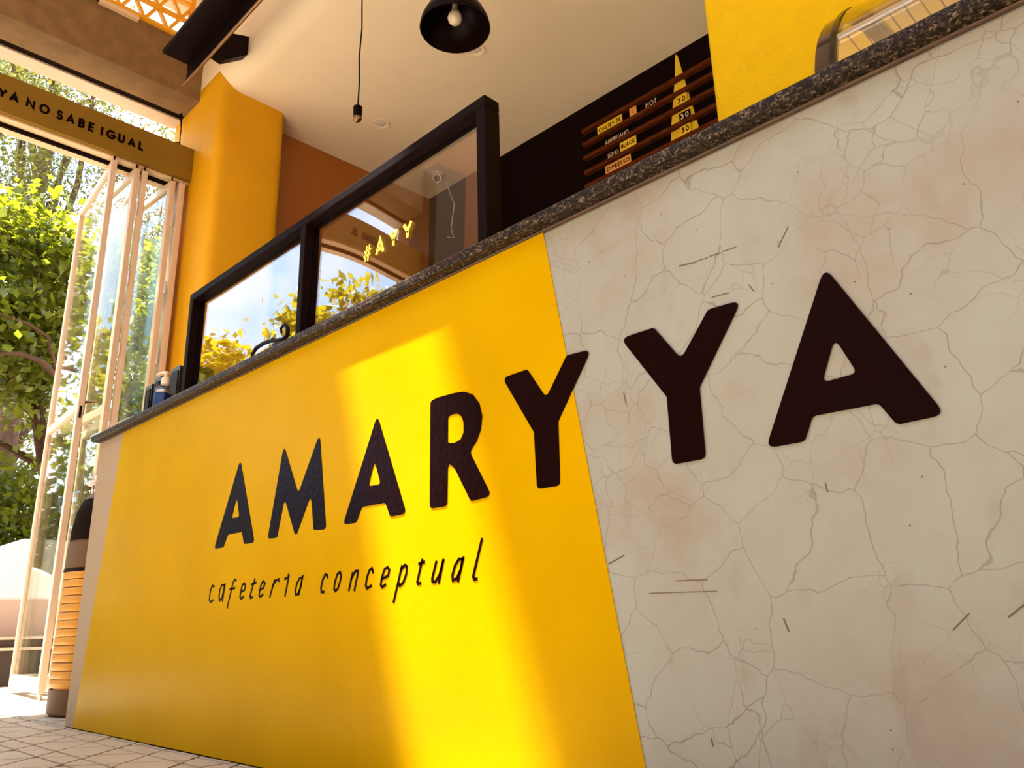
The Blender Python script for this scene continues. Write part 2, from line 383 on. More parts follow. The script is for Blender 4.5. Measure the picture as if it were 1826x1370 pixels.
def strokes_mb(lines, thick, depth, frame, mb=None, cap=0.5):
    """thick polylines lying in a plane as thin slabs"""
    mb = mb or MB()
    o0, ax, ay = (Vector(q) for q in frame); az = ax.cross(ay)
    for ln in lines:
        k = len(ln)
        P = [Vector((p[0], p[1])) for p in ln]
        closed = (P[0] - P[-1]).length < 1e-6
        left = []; right = []
        for i in range(k):
            if i == 0 and not closed: d = (P[1] - P[0]).normalized(); mit = 1
            elif i == k - 1 and not closed: d = (P[-1] - P[-2]).normalized(); mit = 1
            else:
                a = P[i] - P[i - 1] if i > 0 else P[0] - P[-2]
                b = P[i + 1] - P[i] if i < k - 1 else P[1] - P[0]
                a.normalize(); b.normalize(); d = (a + b)
                if d.length < 1e-4: d = a.copy()
                d.normalize(); mit = min(1 / max(d.dot(a), 0.3), 2.2)
            nn = Vector((-d.y, d.x)) * thick / 2 * mit
            q = P[i].copy()
            if not closed and cap:
                if i == 0: q -= (P[1] - P[0]).normalized() * thick * cap
                if i == k - 1: q += (P[-1] - P[-2]).normalized() * thick * cap
            left.append(q + nn); right.append(q - nn)
        vs = []
        for i in range(k):
            for z in (0, depth):
                for q in (left[i], right[i]): vs.append(o0 + ax * q.x + ay * q.y + az * z)
        fs = []
        for i in range(k - 1):
            a = i * 4; b = a + 4
            fs += [(a, a + 1, b + 1, b), (a + 2, b + 2, b + 3, a + 3), (a, b, b + 2, a + 2), (a + 1, a + 3, b + 3, b + 1)]
        fs += [(0, 2, 3, 1), ((k - 1) * 4, (k - 1) * 4 + 1, (k - 1) * 4 + 3, (k - 1) * 4 + 2)]
        mb.add(vs, fs)
    return mb

def arc(cx, cy, rx, ry, a0, a1, n=10):
    return [(cx + rx * math.cos(math.radians(a0 + (a1 - a0) * i / n)), cy + ry * math.sin(math.radians(a0 + (a1 - a0) * i / n))) for i in range(n + 1)]
# geometric sans capitals on a cap height of 1: (advance width, strokes)
GLYPH = {
    'A': (0.86, [[(0.06, 0.0), (0.43, 1.0), (0.80, 0.0)], [(0.20, 0.30), (0.66, 0.30)]]),
    'B': (0.66, [[(0.1, 0), (0.1, 1), (0.34, 1)] + arc(0.34, 0.76, 0.21, 0.24, 90, -90) + [(0.1, 0.52)], [(0.1, 0.52), (0.36, 0.52)] + arc(0.36, 0.26, 0.22, 0.26, 90, -90) + [(0.1, 0)]]),
    'C': (0.82, [arc(0.52, 0.5, 0.45, 0.5, 45, 315, 16)]),
    'E': (0.58, [[(0.52, 1), (0.1, 1), (0.1, 0), (0.52, 0)], [(0.1, 0.52), (0.48, 0.52)]]),
    'G': (0.94, [arc(0.52, 0.5, 0.45, 0.5, 48, 345, 16) + [(0.95, 0.45), (0.58, 0.45)]]),
    'H': (0.80, [[(0.1, 0), (0.1, 1)], [(0.68, 0), (0.68, 1)], [(0.1, 0.52), (0.68, 0.52)]]),
    'I': (0.28, [[(0.14, 0), (0.14, 1)]]),
    'K': (0.68, [[(0.1, 0), (0.1, 1)], [(0.6, 1), (0.16, 0.5), (0.64, 0)]]),
    'L': (0.52, [[(0.1, 1), (0.1, 0), (0.48, 0)]]),
    'M': (0.98, [[(0.08, 0), (0.22, 1), (0.49, 0.15), (0.76, 1), (0.90, 0)]]),
    'N': (0.90, [[(0.1, 0), (0.1, 1), (0.78, 0), (0.78, 1)]]),
    'O': (1.00, [arc(0.5, 0.5, 0.43, 0.5, 0, 360, 20)]),
    'P': (0.62, [[(0.1, 0), (0.1, 1), (0.34, 1)] + arc(0.34, 0.73, 0.22, 0.27, 90, -90) + [(0.1, 0.46)]]),
    'R': (0.66, [[(0.1, 0), (0.1, 1), (0.34, 1)] + arc(0.34, 0.74, 0.22, 0.26, 90, -90) + [(0.1, 0.48)], [(0.32, 0.48), (0.60, 0)]]),
    'S': (0.58, [arc(0.29, 0.745, 0.21, 0.255, 40, 270, 9)[:-1] + arc(0.29, 0.26, 0.22, 0.26, 90, -140, 9)]),
    'T': (0.58, [[(0.02, 1), (0.56, 1)], [(0.29, 1), (0.29, 0)]]),
    'U': (0.76, [[(0.1, 1), (0.1, 0.3)] + arc(0.37, 0.3, 0.27, 0.3, 180, 360, 10) + [(0.64, 1)]]),
    'Y': (0.84, [[(0.04, 1), (0.42, 0.46), (0.80, 1)], [(0.42, 0.46), (0.42, 0)]]),
    '#': (0.80, [[(0.2, 0), (0.36, 1)], [(0.5, 0), (0.66, 1)], [(0.06, 0.34), (0.72, 0.34)], [(0.12, 0.68), (0.78, 0.68)]]),
    '0': (0.70, [arc(0.35, 0.5, 0.27, 0.5, 0, 360, 18)]),
    '3': (0.62, [arc(0.27, 0.76, 0.23, 0.24, 140, -90, 9) + arc(0.27, 0.26, 0.26, 0.26, 90, -140, 9)]),
}
def text_parts(txt, x0, x1, z0, h, thick, depth, m, parent, frame, name='letter', label=None):
    """each letter a mesh of its own, the word spread from x0 to x1 on the plane of frame"""
    ws = [GLYPH[c][0] if c != ' ' else 0.55 for c in txt]
    tot = sum(ws); sp = 0.0
    # natural glyph size first, then spread the remaining length between letters
    kx = h
    gap = (x1 - x0 - tot * kx) / max(len(txt) - 1, 1)
    if gap < 0: kx = (x1 - x0) / tot; gap = 0
    x = x0
    for c, wd in zip(txt, ws):
        if c != ' ':
            ln = [[(x + px * kx, z0 + pz * h) for px, pz in s] for s in GLYPH[c][1]]
            o = strokes_mb(ln, thick * (0.55 if c == '#' else 1), depth, frame, cap=0.0 if c in 'AMNVY' else 0.35).build(name, m, parent)
            if label: o['label'] = label % c
        x += wd * kx + gap

# ================================================================== THE SETTING
# ---- ground and tiled floor
tag(MB().box(-60, 40, -60, 60, -0.30, -0.06).build('ground', 'street'), 'pale paved ground outside the cafe', None, None, 'structure')
fl = tag(MB().box(-6.3, 4.0, -7.0, 2.9, -0.06, -0.004).build('floor', 'grout'), 'tiled floor with brown joints', None, None, 'structure')

def split(poly, a, b, c):
    """split a convex polygon by the line a*x + b*y = c"""
    pos, neg = [], []
    k = len(poly)
    for i in range(k):
        p, q = poly[i], poly[(i + 1) % k]
        dp = a * p[0] + b * p[1] - c; dq = a * q[0] + b * q[1] - c
        if dp >= 0: pos.append(p)
        if dp <= 0: neg.append(p)
        if dp * dq < 0:
            t = dp / (dp - dq); r = (p[0] + (q[0] - p[0]) * t, p[1] + (q[1] - p[1]) * t); pos.append(r); neg.append(r)
    return [x for x in (pos, neg) if len(x) > 2]
def inset(poly, d):
    k = len(poly); ar = sum(poly[i][0] * poly[(i + 1) % k][1] - poly[(i + 1) % k][0] * poly[i][1] for i in range(k)) / 2
    if ar < 0: poly = poly[::-1]
    out = list(poly)
    for i in range(k):
        p, q = poly[i], poly[(i + 1) % k]
        ex, ey = q[0] - p[0], q[1] - p[1]; L = math.hypot(ex, ey)
        if L < 1e-6: continue
        nx, ny = -ey / L, ex / L
        c = nx * p[0] + ny * p[1] + d
        new = []
        m_ = len(out)
        for j in range(m_):
            u, v = out[j], out[(j + 1) % m_]
            du = nx * u[0] + ny * u[1] - c; dv = nx * v[0] + ny * v[1] - c
            if du >= 0: new.append(u)
            if du * dv < 0:
                t = du / (du - dv); new.append((u[0] + (v[0] - u[0]) * t, u[1] + (v[1] - u[1]) * t))
        out = new
        if len(out) < 3: return None
    ar = sum(out[i][0] * out[(i + 1) % len(out)][1] - out[(i + 1) % len(out)][0] * out[i][1] for i in range(len(out))) / 2
    return out if ar > 1.2e-4 else None
def tile_pieces(x0, x1, y0, y1):
    cells = [[(x0, y0), (x1, y0), (x1, y1), (x0, y1)]]
    lines = []
    ys = []
    y = -0.022 + 0.205 * 3
    while y > y0 - 0.3:
        ys += [y, y - 0.068]; y -= 0.205
    for yy in ys: lines.append((0.0, 1.0, yy))
    for k in range(-60, 60):                    # two families of diagonals, 0.216 m apart along X
        c = -3.029 + 0.216 * k
        lines.append((1.0, 0.90, c - 0.088 * 0.90))       # x + 0.9 y
        lines.append((1.0, -0.75, c + 0.16 + 0.088 * 0.75))
    for a, b, c in lines:
        nxt = []
        for p in cells: nxt += split(p, a, b, c)
        cells = nxt
    return cells
random.seed(4)
near = tile_pieces(-4.10, -2.06, -0.43, 0.0)
near = [q for q in (inset(p, 0.0042) for p in near) if q]
def vis_key(q):
    cx = sum(p[0] for p in q) / len(q); cy = sum(p[1] for p in q) / len(q)
    return math.hypot(cx, cy + 1.05)
near.sort(key=vis_key)
for q in near[:300]:
    MB().prism(q, 'z', -0.004, random.uniform(-0.0008, 0.0006)).build('tile', 'tile', fl)
rest = MB()
for q in near[300:]: rest.prism(q, 'z', -0.004, 0.0)
def away(q): return True
for blk in ((-6.3, -4.10, -1.6, 1.2), (-4.10, -2.06, -2.2, -0.43), (-2.06, 0.6, -2.2, 0.0), (-4.10, -3.40, 0.0, 0.75)):
    for p in tile_pieces(*blk):
        q = inset(p, 0.0042)
        if q: rest.prism(q, 'z', -0.004, 0.0)
tag(rest.build('tile_field', 'tile', fl), 'pale floor tiles further out', None, None, 'stuff')
tag(MB().box(-6.3, 4.0, -7.0, -2.2, -0.004, 0.0).build('paving', 'tile', fl), None)

# ---- cafe shell behind the counter
prof = [(0.80, 4.83), (0.80, 3.955)] + [(0.80 + 0.14 - 0.14 * math.cos(t), 3.955 - 0.155 * math.sin(t)) for t in np.linspace(0, PI / 2, 9)] + [(2.95, 3.80), (2.95, 4.83)]
tag(MB().prism([(float(a), float(b)) for a, b in prof], 'x', -5.25, 2.4).build('ceiling', 'ceiling', None, smooth=True), 'cream ceiling with rounded front edge above the counter', None, None, 'structure')
tag(MB().box(-5.0, 2.4, 2.75, 2.95, 0, 3.80).build('wall_back', 'black_wall'), 'black back wall behind the menu rails', None, None, 'structure')
tag(MB().box(-5.0, -4.67, 1.28, 2.75, 0, 3.80).build('wall_left', 'darkened_orange'), 'side wall with its shade put into a darker orange', None, None, 'structure')
tag(MB().box(2.2, 2.4, -0.05, 2.75, 0, 1.0).build('wall_right', 'ceiling'), 'cream parapet under the open end of the cafe', None, None, 'structure')
col_poly = round_poly([(-5.25, 0.80), (-4.45, 0.80), (-4.45, 1.28), (-5.25, 1.28)], 0.075, 6)
tag(MB().prism(col_poly, 'z', 0, 3.94).build('wall_pillar', 'column_yellow', None, smooth=True), 'amber yellow pillar with rounded corner at the folding doors', None, None, 'structure')
col2 = round_poly([(-0.957, 0.80), (1.6, 0.80), (1.6, 1.15), (-0.957, 1.15)], 0.02, 4)
tag(MB().prism(col2, 'z', 0, 3.94).build('wall_stucco', 'stucco_yellow', None, smooth=True), 'bright yellow stucco wall behind the glass display case', None, None, 'structure')

# ---- front terrace: unseen roof added for shade, slotted for the sun band, beams, lintel
rf = MB()
ZR0, ZR1 = 4.75, 4.83
SX0, SX1, SY0, SY1 = -2.865, -2.47, -1.55, -0.55
RX, RY = 2.4, -1.65
rf.box(-5.12, SX0, RY, 0.80, ZR0, ZR1); rf.box(SX1, RX, RY, 0.80, ZR0, ZR1)
rf.box(SX0, SX1, RY, SY0, ZR0, ZR1); rf.box(SX0, SX1, SY1, 0.80, ZR0, ZR1)
tag(rf.build('ceiling_sun_mask', 'roof'), 'unseen terrace roof slab, added and slotted to cast the sun band', None, None, 'structure')
tag(MB().box(-5.2, 4.0, -7.25, -7.0, -0.06, 6.6).build('wall_opposite', 'tan_wall'), 'tan painted wall across the courtyard', None, None, 'structure')
tag(MB().box(-5.2, -5.0, -7.0, -2.74, -0.06, 6.6).build('wall_courtyard', 'darkened_orange'), 'burnt orange wall beside the entrance', None, None, 'structure')
tag(MB().box(2.2, 2.4, -7.0, -0.05, -0.06, 4.75).build('wall_side', 'darkened_orange'), 'burnt orange wall closing the right end of the terrace', None, None, 'structure')
tag(MB().box(-5.04, -4.80, -2.74, 0.80, 3.855, 4.275).build('wall_beam', 'beam'), 'rough concrete beam over the entrance', None, None, 'structure')
tag(MB().box(-5.095, -5.04, -2.74, 0.80, 3.858, 4.2).build('trim_1', 'dark'), 'near-black strip standing in for the shaded gap along the concrete beam', None, None, 'structure')  # solid strip, the shade of the gap put into its colour
st = MB().box(-5.225, -5.095, -2.74, 0.80, 3.845, 4.15)
tag(st.build('trim_2', 'roof'), 'cream slab edge outside the concrete beam', None, None, 'structure')
tag(MB().box(-5.0, -4.62, -3.0, -2.74, 0, 4.275).build('wall_post', 'bin_brown'), 'brown post at the far end of the lintel', None, None, 'structure')

# lintel with the painted motto
ln = tag(MB().box(-4.985, -4.80, -2.74, 0.797, 3.225, 3.468).build('trim_3', 'lintel'), 'ochre lintel with black capital letters above the folding doors', None, None, 'structure')
MB().box(-4.895, -4.835, -2.74, 0.797, 3.213, 3.225).build('track_cover', 'lintel_trim', ln)
MB().box(-4.915, -4.895, -2.74, 0.797, 3.19, 3.225).build('track_slot_shade', 'dark', ln)  # solid dark strip coloured as the shade inside the track
MB().box(-4.985, -4.917, -2.74, 0.797, 3.195, 3.225).build('track_rail', 'lintel_trim', ln)
fr_l = ((-4.80, 0, 0), (0, 1, 0), (0, 0, 1))
for word, a, b in (('YA', -0.349, -0.246), ('NO', -0.204, -0.082), ('SABE', -0.038, 0.168), ('IGUAL', 0.210, 0.468), ('COMO', -2.14, -1.965), ('EL', -1.905, -1.845)):
    text_parts(word, a, b, 3.3165, 0.050, 0.0138, 0.003, 'black_paint', ln, fr_l, 'letter', 'black capital letter %s')

# jamb
tag(MB().box(-4.99, -4.80, 0.724, 0.764, 0, 3.19).build('trim_4', 'door_paint', None, bevel=0.004), 'cream door jamb against the amber pillar', None, None, 'structure')

# folding glass doors, hinged in pairs
def door(name, label, p0, p1, top, handle=False):
    root = thing(name, label, None, (p0[0], p0[1], 0.02), None, 'structure')
    a = Vector((p0[0], p0[1], 0)); b = Vector((p1[0], p1[1], 0)); d = (b - a).normalized(); L = (b - a).length
    nrm = Vector((-d.y, d.x, 0)); th = 0.034; sw = 0.046
    def slab(s0, s1, z0, z1, t):
        vs = []
        for z in (z0, z1):
            for s, q in ((s0, -1), (s1, -1), (s1, 1), (s0, 1)):
                p = a + d * s + nrm * q * t / 2; vs.append((p.x, p.y, z))
        return MB().add(vs, [(0, 3, 2, 1), (4, 5, 6, 7), (0, 1, 5, 4), (1, 2, 6, 5), (2, 3, 7, 6), (3, 0, 4, 7)])
    zb, zt, zm = 0.03, top, 1.575
    slab(0, sw, zb, zt, th).build('stile', 'door_paint', root, bevel=0.003)
    slab(L - sw, L, zb, zt, th).build('stile', 'door_paint', root, bevel=0.003)
    slab(sw, L - sw, zt - 0.05, zt, th).build('rail', 'door_paint', root, bevel=0.003)
    slab(sw, L - sw, zm - 0.025, zm + 0.025, th).build('rail', 'door_paint', root, bevel=0.003)
    slab(sw, L - sw, zb, zb + 0.075, th).build('rail', 'door_paint', root, bevel=0.003)
    slab(sw, L - sw, zm + 0.025, zt - 0.05, 0.006).build('glass_pane', 'glass', root)
    slab(sw, L - sw, zb + 0.075, zm - 0.025, 0.006).build('glass_pane', 'glass', root)
    p = a + d * (sw / 2)
    MB().tube([(p.x, p.y, zt), (p.x, p.y, 3.214)], 0.006).build('hanger', 'dark', root)
    MB().tube([(p.x, p.y, 0.0), (p.x, p.y, zb)], 0.010).build('floor_pin', 'pale_metal', root)
    if handle:
        q = a + d * 0.02 + nrm * (th / 2) * (-1)
        h = MB().bar((a.x + 0.004, a.y - 0.001, 1.50), (a.x + 0.004, a.y - 0.001, 1.57), 0.012, 0.006, (1, 0, 0)); h.build('lock_plate', 'black_metal', root)
        hm = MB().tube([(a.x + d.x * .02, a.y + 0.017, 1.60), (a.x + d.x * .02, a.y + 0.05, 1.605), (a.x + d.x * .02 + 0.015, a.y + 0.085, 1.607)], [0.010, 0.009, 0.007])
        tag(hm.build('handle', 'bronze', root, smooth=True), 'rusty brass lever handle')
    return root
door('door_1', 'outermost cream folding door leaf with lever handle', (-4.80, 0.315), (-5.63, 0.385), 3.178, True)
door('door_2', 'second cream folding door leaf, hinged to the outermost one', (-4.80, 0.456), (-5.63, 0.425), 3.178)
door('door_3', 'third cream folding door leaf, hinged to the second', (-4.80, 0.503), (-5.62, 0.590), 3.178)
door('door_4', 'innermost cream folding door leaf beside the jamb', (-4.80, 0.684), (-5.62, 0.632), 3.178)
for z in (2.90, 2.42, 1.95, 0.9):
    MB().tube([(-4.803, .4795, z - .045), (-4.803, .4795, z + .045)], .0085, 8).build('hinge', 'pale_metal', bpy.data.objects['door_2'], smooth=True)
    MB().tube([(-4.803, .7035, z - .045), (-4.803, .7035, z + .045)], .0085, 8).build('hinge', 'pale_metal', bpy.data.objects['door_4'], smooth=True)

# ================================================================== THE COUNTER
XC = -3.37
ct = thing('service_counter', 'long cafe counter front, cracked grey concrete with a yellow painted panel and black lettering', 'counter', (XC, 0, 0))
MB().box(XC, 2.19, 0, 0.68, 0, 1.0585).build('base_wall', 'concrete', ct, bevel=0.006)
fr_w = ((0, -0.0015, 0), (1, 0, 0), (0, 0, 1))
yp = MB().prism([(-3.279, 0.002), (-0.757, 0.002), (-0.9365, 1.057), (-3.124, 1.057)], 'y', -0.0015, 0.0)
tag(yp.build('painted_panel', 'yellow', ct), 'glossy yellow painted trapezoid')
mg = MB().prism([(XC + 0.002, 0.002), (-3.2785, 0.002), (-3.1235, 1.057), (XC + 0.002, 1.057)], 'y', -0.0008, 0.0)
tag(mg.build('corner_margin', 'margin', ct), 'warm beige plaster margin at the counter corner')
fr_t = ((0, -0.0015, 0), (1, 0, 0), (0, 0, 1))
BIG=[('A',[[(-2.145,0.795),(-2.026,0.547),(-2.085,0.548),(-2.102,0.583),(-2.187,0.583),(-2.209,0.549),(-2.267,0.549)],[(-2.149,0.687),(-2.124,0.627),(-2.171,0.628)]]),
('M',[[(-1.899,0.795),(-1.811,0.652),(-1.722,0.795),(-1.673,0.549),(-1.729,0.551),(-1.749,0.643),(-1.812,0.542),(-1.879,0.65),(-1.906,0.549),(-1.955,0.551)]]),
('A',[[(-1.475,0.793),(-1.36,0.552),(-1.417,0.551),(-1.436,0.584),(-1.526,0.585),(-1.547,0.551),(-1.601,0.552)],[(-1.481,0.686),(-1.455,0.628),(-1.503,0.63)]]),
('R',[[(-1.281,0.785),(-1.257,0.788),(-1.201,0.786),(-1.171,0.782),(-1.145,0.77),(-1.126,0.747),(-1.118,0.719),(-1.122,0.693),(-1.135,0.671),(-1.156,0.652),(-1.095,0.556),(-1.154,0.553),(-1.202,0.626),(-1.218,0.638),(-1.224,0.63),(-1.226,0.552),(-1.281,0.553)],[(-1.223,0.739),(-1.207,0.741),(-1.191,0.739),(-1.179,0.73),(-1.174,0.716),(-1.174,0.696),(-1.183,0.683),(-1.202,0.679),(-1.224,0.682)]]),
('Y',[[(-1.058,0.785),(-0.99,0.786),(-0.944,0.719),(-0.89,0.788),(-0.832,0.785),(-0.917,0.669),(-0.919,0.552),(-0.975,0.553),(-0.978,0.66)]]),
('Y',[[(-0.766,0.787),(-0.697,0.787),(-0.65,0.72),(-0.593,0.788),(-0.535,0.786),(-0.622,0.666),(-0.623,0.553),(-0.683,0.553),(-0.683,0.664)]]),
('A',[[(-0.403,0.795),(-0.284,0.554),(-0.342,0.552),(-0.36,0.584),(-0.45,0.585),(-0.466,0.552),(-0.524,0.552)],[(-0.404,0.688),(-0.381,0.631),(-0.43,0.629)]])]
SMALL=[('c',[[(-2.247,0.442),(-2.258,0.445),(-2.267,0.435),(-2.271,0.419),(-2.27,0.405),(-2.26,0.4),(-2.247,0.404)]]),
('a',[[(-2.185,0.443),(-2.2,0.444),(-2.21,0.43),(-2.212,0.412),(-2.205,0.402),(-2.194,0.409),(-2.187,0.425),(-2.183,0.443)],[(-2.18,0.446),(-2.189,0.4)]]),
('f',[[(-2.116,0.452),(-2.126,0.455),(-2.133,0.447),(-2.157,0.381)],[(-2.149,0.43),(-2.121,0.432)]]),
('e',[[(-2.084,0.42),(-2.065,0.424),(-2.059,0.434),(-2.068,0.442),(-2.079,0.438),(-2.085,0.418),(-2.087,0.407),(-2.079,0.402),(-2.066,0.407)]]),
('t',[[(-2.011,0.45),(-2.031,0.407),(-2.027,0.402),(-2.016,0.404)],[(-2.028,0.437),(-2.003,0.44)]]),
('e',[[(-1.98,0.42),(-1.961,0.425),(-1.955,0.436),(-1.963,0.442),(-1.973,0.437),(-1.98,0.42),(-1.982,0.407),(-1.975,0.403),(-1.962,0.408)]]),
('r',[[(-1.906,0.442),(-1.925,0.401)],[(-1.915,0.427),(-1.899,0.44),(-1.885,0.443),(-1.883,0.438)]]),
('i',[[(-1.855,0.442),(-1.836,0.445),(-1.849,0.4)],[(-1.839,0.449),(-1.837,0.452)]]),
('a',[[(-1.771,0.441),(-1.784,0.439),(-1.795,0.428),(-1.801,0.41),(-1.798,0.401),(-1.788,0.402),(-1.777,0.417),(-1.771,0.441)],[(-1.769,0.445),(-1.783,0.401)]]),
('c',[[(-1.658,0.434),(-1.66,0.44),(-1.669,0.442),(-1.679,0.43),(-1.685,0.412),(-1.682,0.402),(-1.671,0.402)]]),
('o',[[(-1.607,0.444),(-1.601,0.437),(-1.605,0.422),(-1.613,0.407),(-1.623,0.402),(-1.629,0.408),(-1.626,0.423),(-1.617,0.44),(-1.607,0.444)]]),
('n',[[(-1.555,0.439),(-1.568,0.401)],[(-1.561,0.425),(-1.545,0.442),(-1.535,0.442),(-1.535,0.435),(-1.546,0.4)]]),
('c',[[(-1.476,0.435),(-1.481,0.445),(-1.49,0.441),(-1.499,0.426),(-1.503,0.409),(-1.498,0.402),(-1.482,0.407)]]),
('e',[[(-1.445,0.419),(-1.421,0.425),(-1.417,0.437),(-1.423,0.443),(-1.434,0.44),(-1.444,0.422),(-1.447,0.407),(-1.442,0.402),(-1.43,0.407)]]),
('p',[[(-1.373,0.443),(-1.4,0.37)],[(-1.377,0.434),(-1.363,0.444),(-1.356,0.44),(-1.358,0.425),(-1.368,0.408),(-1.379,0.402),(-1.384,0.407)]]),
('t',[[(-1.305,0.451),(-1.321,0.407),(-1.318,0.403),(-1.31,0.404)],[(-1.316,0.443),(-1.298,0.446)]]),
('u',[[(-1.26,0.444),(-1.273,0.411),(-1.272,0.405),(-1.263,0.404),(-1.25,0.417),(-1.238,0.446)],[(-1.238,0.446),(-1.252,0.402)]]),
('a',[[(-1.181,0.443),(-1.191,0.444),(-1.203,0.432),(-1.211,0.413),(-1.209,0.404),(-1.198,0.407),(-1.186,0.423),(-1.18,0.443)],[(-1.178,0.446),(-1.194,0.402)]]),
('l',[[(-1.124,0.477),(-1.15,0.409),(-1.148,0.403),(-1.14,0.403)]])]

for ch, loops in BIG:
    rr = [round_poly(lp, 0.010 if i == 0 else 0.007, 5) for i, lp in enumerate(loops)]
    tag(flat_shape('painted_letter', rr, 0.0014, 'black_paint', ct, fr_t), 'big black painted capital letter %s' % ch)
for ch, lines in SMALL:
    tag(strokes_mb(lines, 0.0062, 0.0010, fr_t, cap=0.3).build('script_letter', 'black_paint', ct), 'small thin slanted painted letter %s' % ch)
# scuffs and scratches on the concrete (wall X, Z pairs)
for a, b, wd in [((-0.467, 0.851), (-0.448, 0.877), 0.0016), ((-0.467, 0.861), (-0.464, 0.849), 0.0), ((-0.638, 0.88), (-0.608, 0.876), 0.0023), ((-0.606, 0.877), (-0.586, 0.876), 0.0016), ((-0.581, 0.877), (-0.562, 0.876), 0.0016), ((-0.557, 0.877), (-0.535, 0.876), 0.0016), ((-0.769, 0.691), (-0.766, 0.671), 0.002), ((-0.822, 0.41), (-0.791, 0.421), 0.0024), ((-0.695, 0.376), (-0.642, 0.375), 0.0016), ((-0.746, 0.36), (-0.628, 0.358), 0.0012), ((-0.319, 0.301), (-0.3, 0.318), 0.0016), ((-0.373, 0.217), (-0.361, 0.225), 0.0), ((-0.446, 0.491), (-0.445, 0.479), 0.0016), ((-0.529, 0.317), (-0.524, 0.302), 0.0023), ((-0.659, 0.158), (-0.657, 0.149), 0.0024), ((-0.259, 0.314), (-0.242, 0.326), 0.002), ((-0.585, 0.807), (-0.555, 0.805), 0.0016), ((-0.521, 0.807), (-0.514, 0.794), 0.0016)]:
    strokes_mb([[a, b]], wd, 0.0006, ((0, 0, 0), (1, 0, 0), (0, 0, 1))).build('scuff_mark', 'scuff', ct)
MB().box(XC - 0.006, 2.19, -0.005, 0.69, 1.0585, 1.0625).build('cement_strip', 'cement', ct, bevel=0.004)
wt = MB().box(XC - 0.03, 2.2, -0.032, 0.72, 1.0625, 1.086).build('granite_worktop', 'granite', None, bevel=0.006, seg=3)
tag(wt, 'speckled black granite worktop running along the whole counter', 'worktop')

# ---- glass screen on the counter
gs = thing('glass_screen', 'black wooden sneeze screen with two clear panes standing on the worktop', 'screen', (-1.85, 0.045, 1.086))
ZT = 1.486
for xa, xb in ((-2.670, -2.640), (-1.909, -1.881), (-1.145, -1.115)):
    MB().box(xa, xb, 0.016, 0.064, 1.086, ZT - 0.028).build('post', 'black_wood', gs, bevel=0.003)
MB().box(-2.670, -1.115, 0.016, 0.064, ZT - 0.028, ZT).build('top_rail', 'black_wood', gs, bevel=0.003)
def pane(x0, x1, z0, z1, amp, ph, tilt):
    nx, nz = 36, 10; vs = []; fs = []
    for side in (0, 1):
        for j in range(nz + 1):
            for i in range(nx + 1):
                x = x0 + (x1 - x0) * i / nx; z = z0 + (z1 - z0) * j / nz
                y = 0.041 + side * 0.003 + amp * math.sin(ph + (x - x0) / (x1 - x0) * 5.2) * math.sin(PI * (0.15 + 0.7 * i / nx)) + tilt * (z - (z0 + z1) / 2)
                vs.append((x, y, z))
    m = (nx + 1) * (nz + 1)
    for side in (0, 1):
        for j in range(nz):
            for i in range(nx):
                q = side * m + j * (nx + 1) + i; f = (q, q + 1, q + nx + 2, q + nx + 1); fs.append(f if side == 0 else f[::-1])
    for i in range(nx):
        fs.append((i, i + m, i + m + 1, i + 1)); t_ = nz * (nx + 1) + i; fs.append((t_, t_ + 1, t_ + m + 1, t_ + m))
    for j in range(nz):
        q = j * (nx + 1); fs.append((q, q + nx + 1, q + nx + 1 + m, q + m)); q += nx; fs.append((q, q + m, q + nx + 1 + m, q + nx + 1))
    return MB().add(vs, fs).build('pane', 'acrylic', gs, smooth=True)
TILT = 0.014
pane(-2.640, -1.909, 1.086, ZT - 0.028, 0.0006, 0.5, TILT)
pn = pane(-1.881, -1.145, 1.086, ZT - 0.028, 0.0016, 2.2, TILT)
text_parts('#AYY', -1.610, -1.405, 1.245, 0.040, 0.0095, 0.001, 'tile_yellow', pn, ((0, 0.0370, 0), (1, 0, 0), (0, 0, 1)), 'letter', 'yellow vinyl character %s')

# wrought iron scroll leaning by the middle post
sc = [(-2.104, 1.088), (-2.098, 1.103), (-2.077, 1.116), (-2.034, 1.119), (-1.991, 1.1145), (-1.955, 1.106), (-1.917, 1.1005), (-1.898, 1.106), (-1.899, 1.125), (-1.910, 1.139), (-1.926, 1.143), (-1.938, 1.136), (-1.932, 1.122)]
sr = thing('iron_scroll', 'small black wrought iron scroll on the worktop by the middle screen post', 'ornament', (-1.99, -0.004, 1.086))
MB().tube([(x, -0.012, z + 0.002) for x, z in sc], [0.004, 0.005, 0.006, 0.006, 0.006, 0.005, 0.006, 0.006, 0.006, 0.005, 0.005, 0.004, 0.003], 10).build('scroll', 'black_metal', sr, smooth=True)
MB().prism([(-1.998, 1.112), (-1.982, 1.124), (-1.966, 1.108)], 'y', -0.015, -0.009).build('barb', 'black_metal', sr)
MB().prism([(-1.985, 1.086), (-1.925, 1.086), (-1.93, 1.100), (-1.975, 1.103)], 'y', -0.015, -0.009).build('foot', 'black_metal', sr)

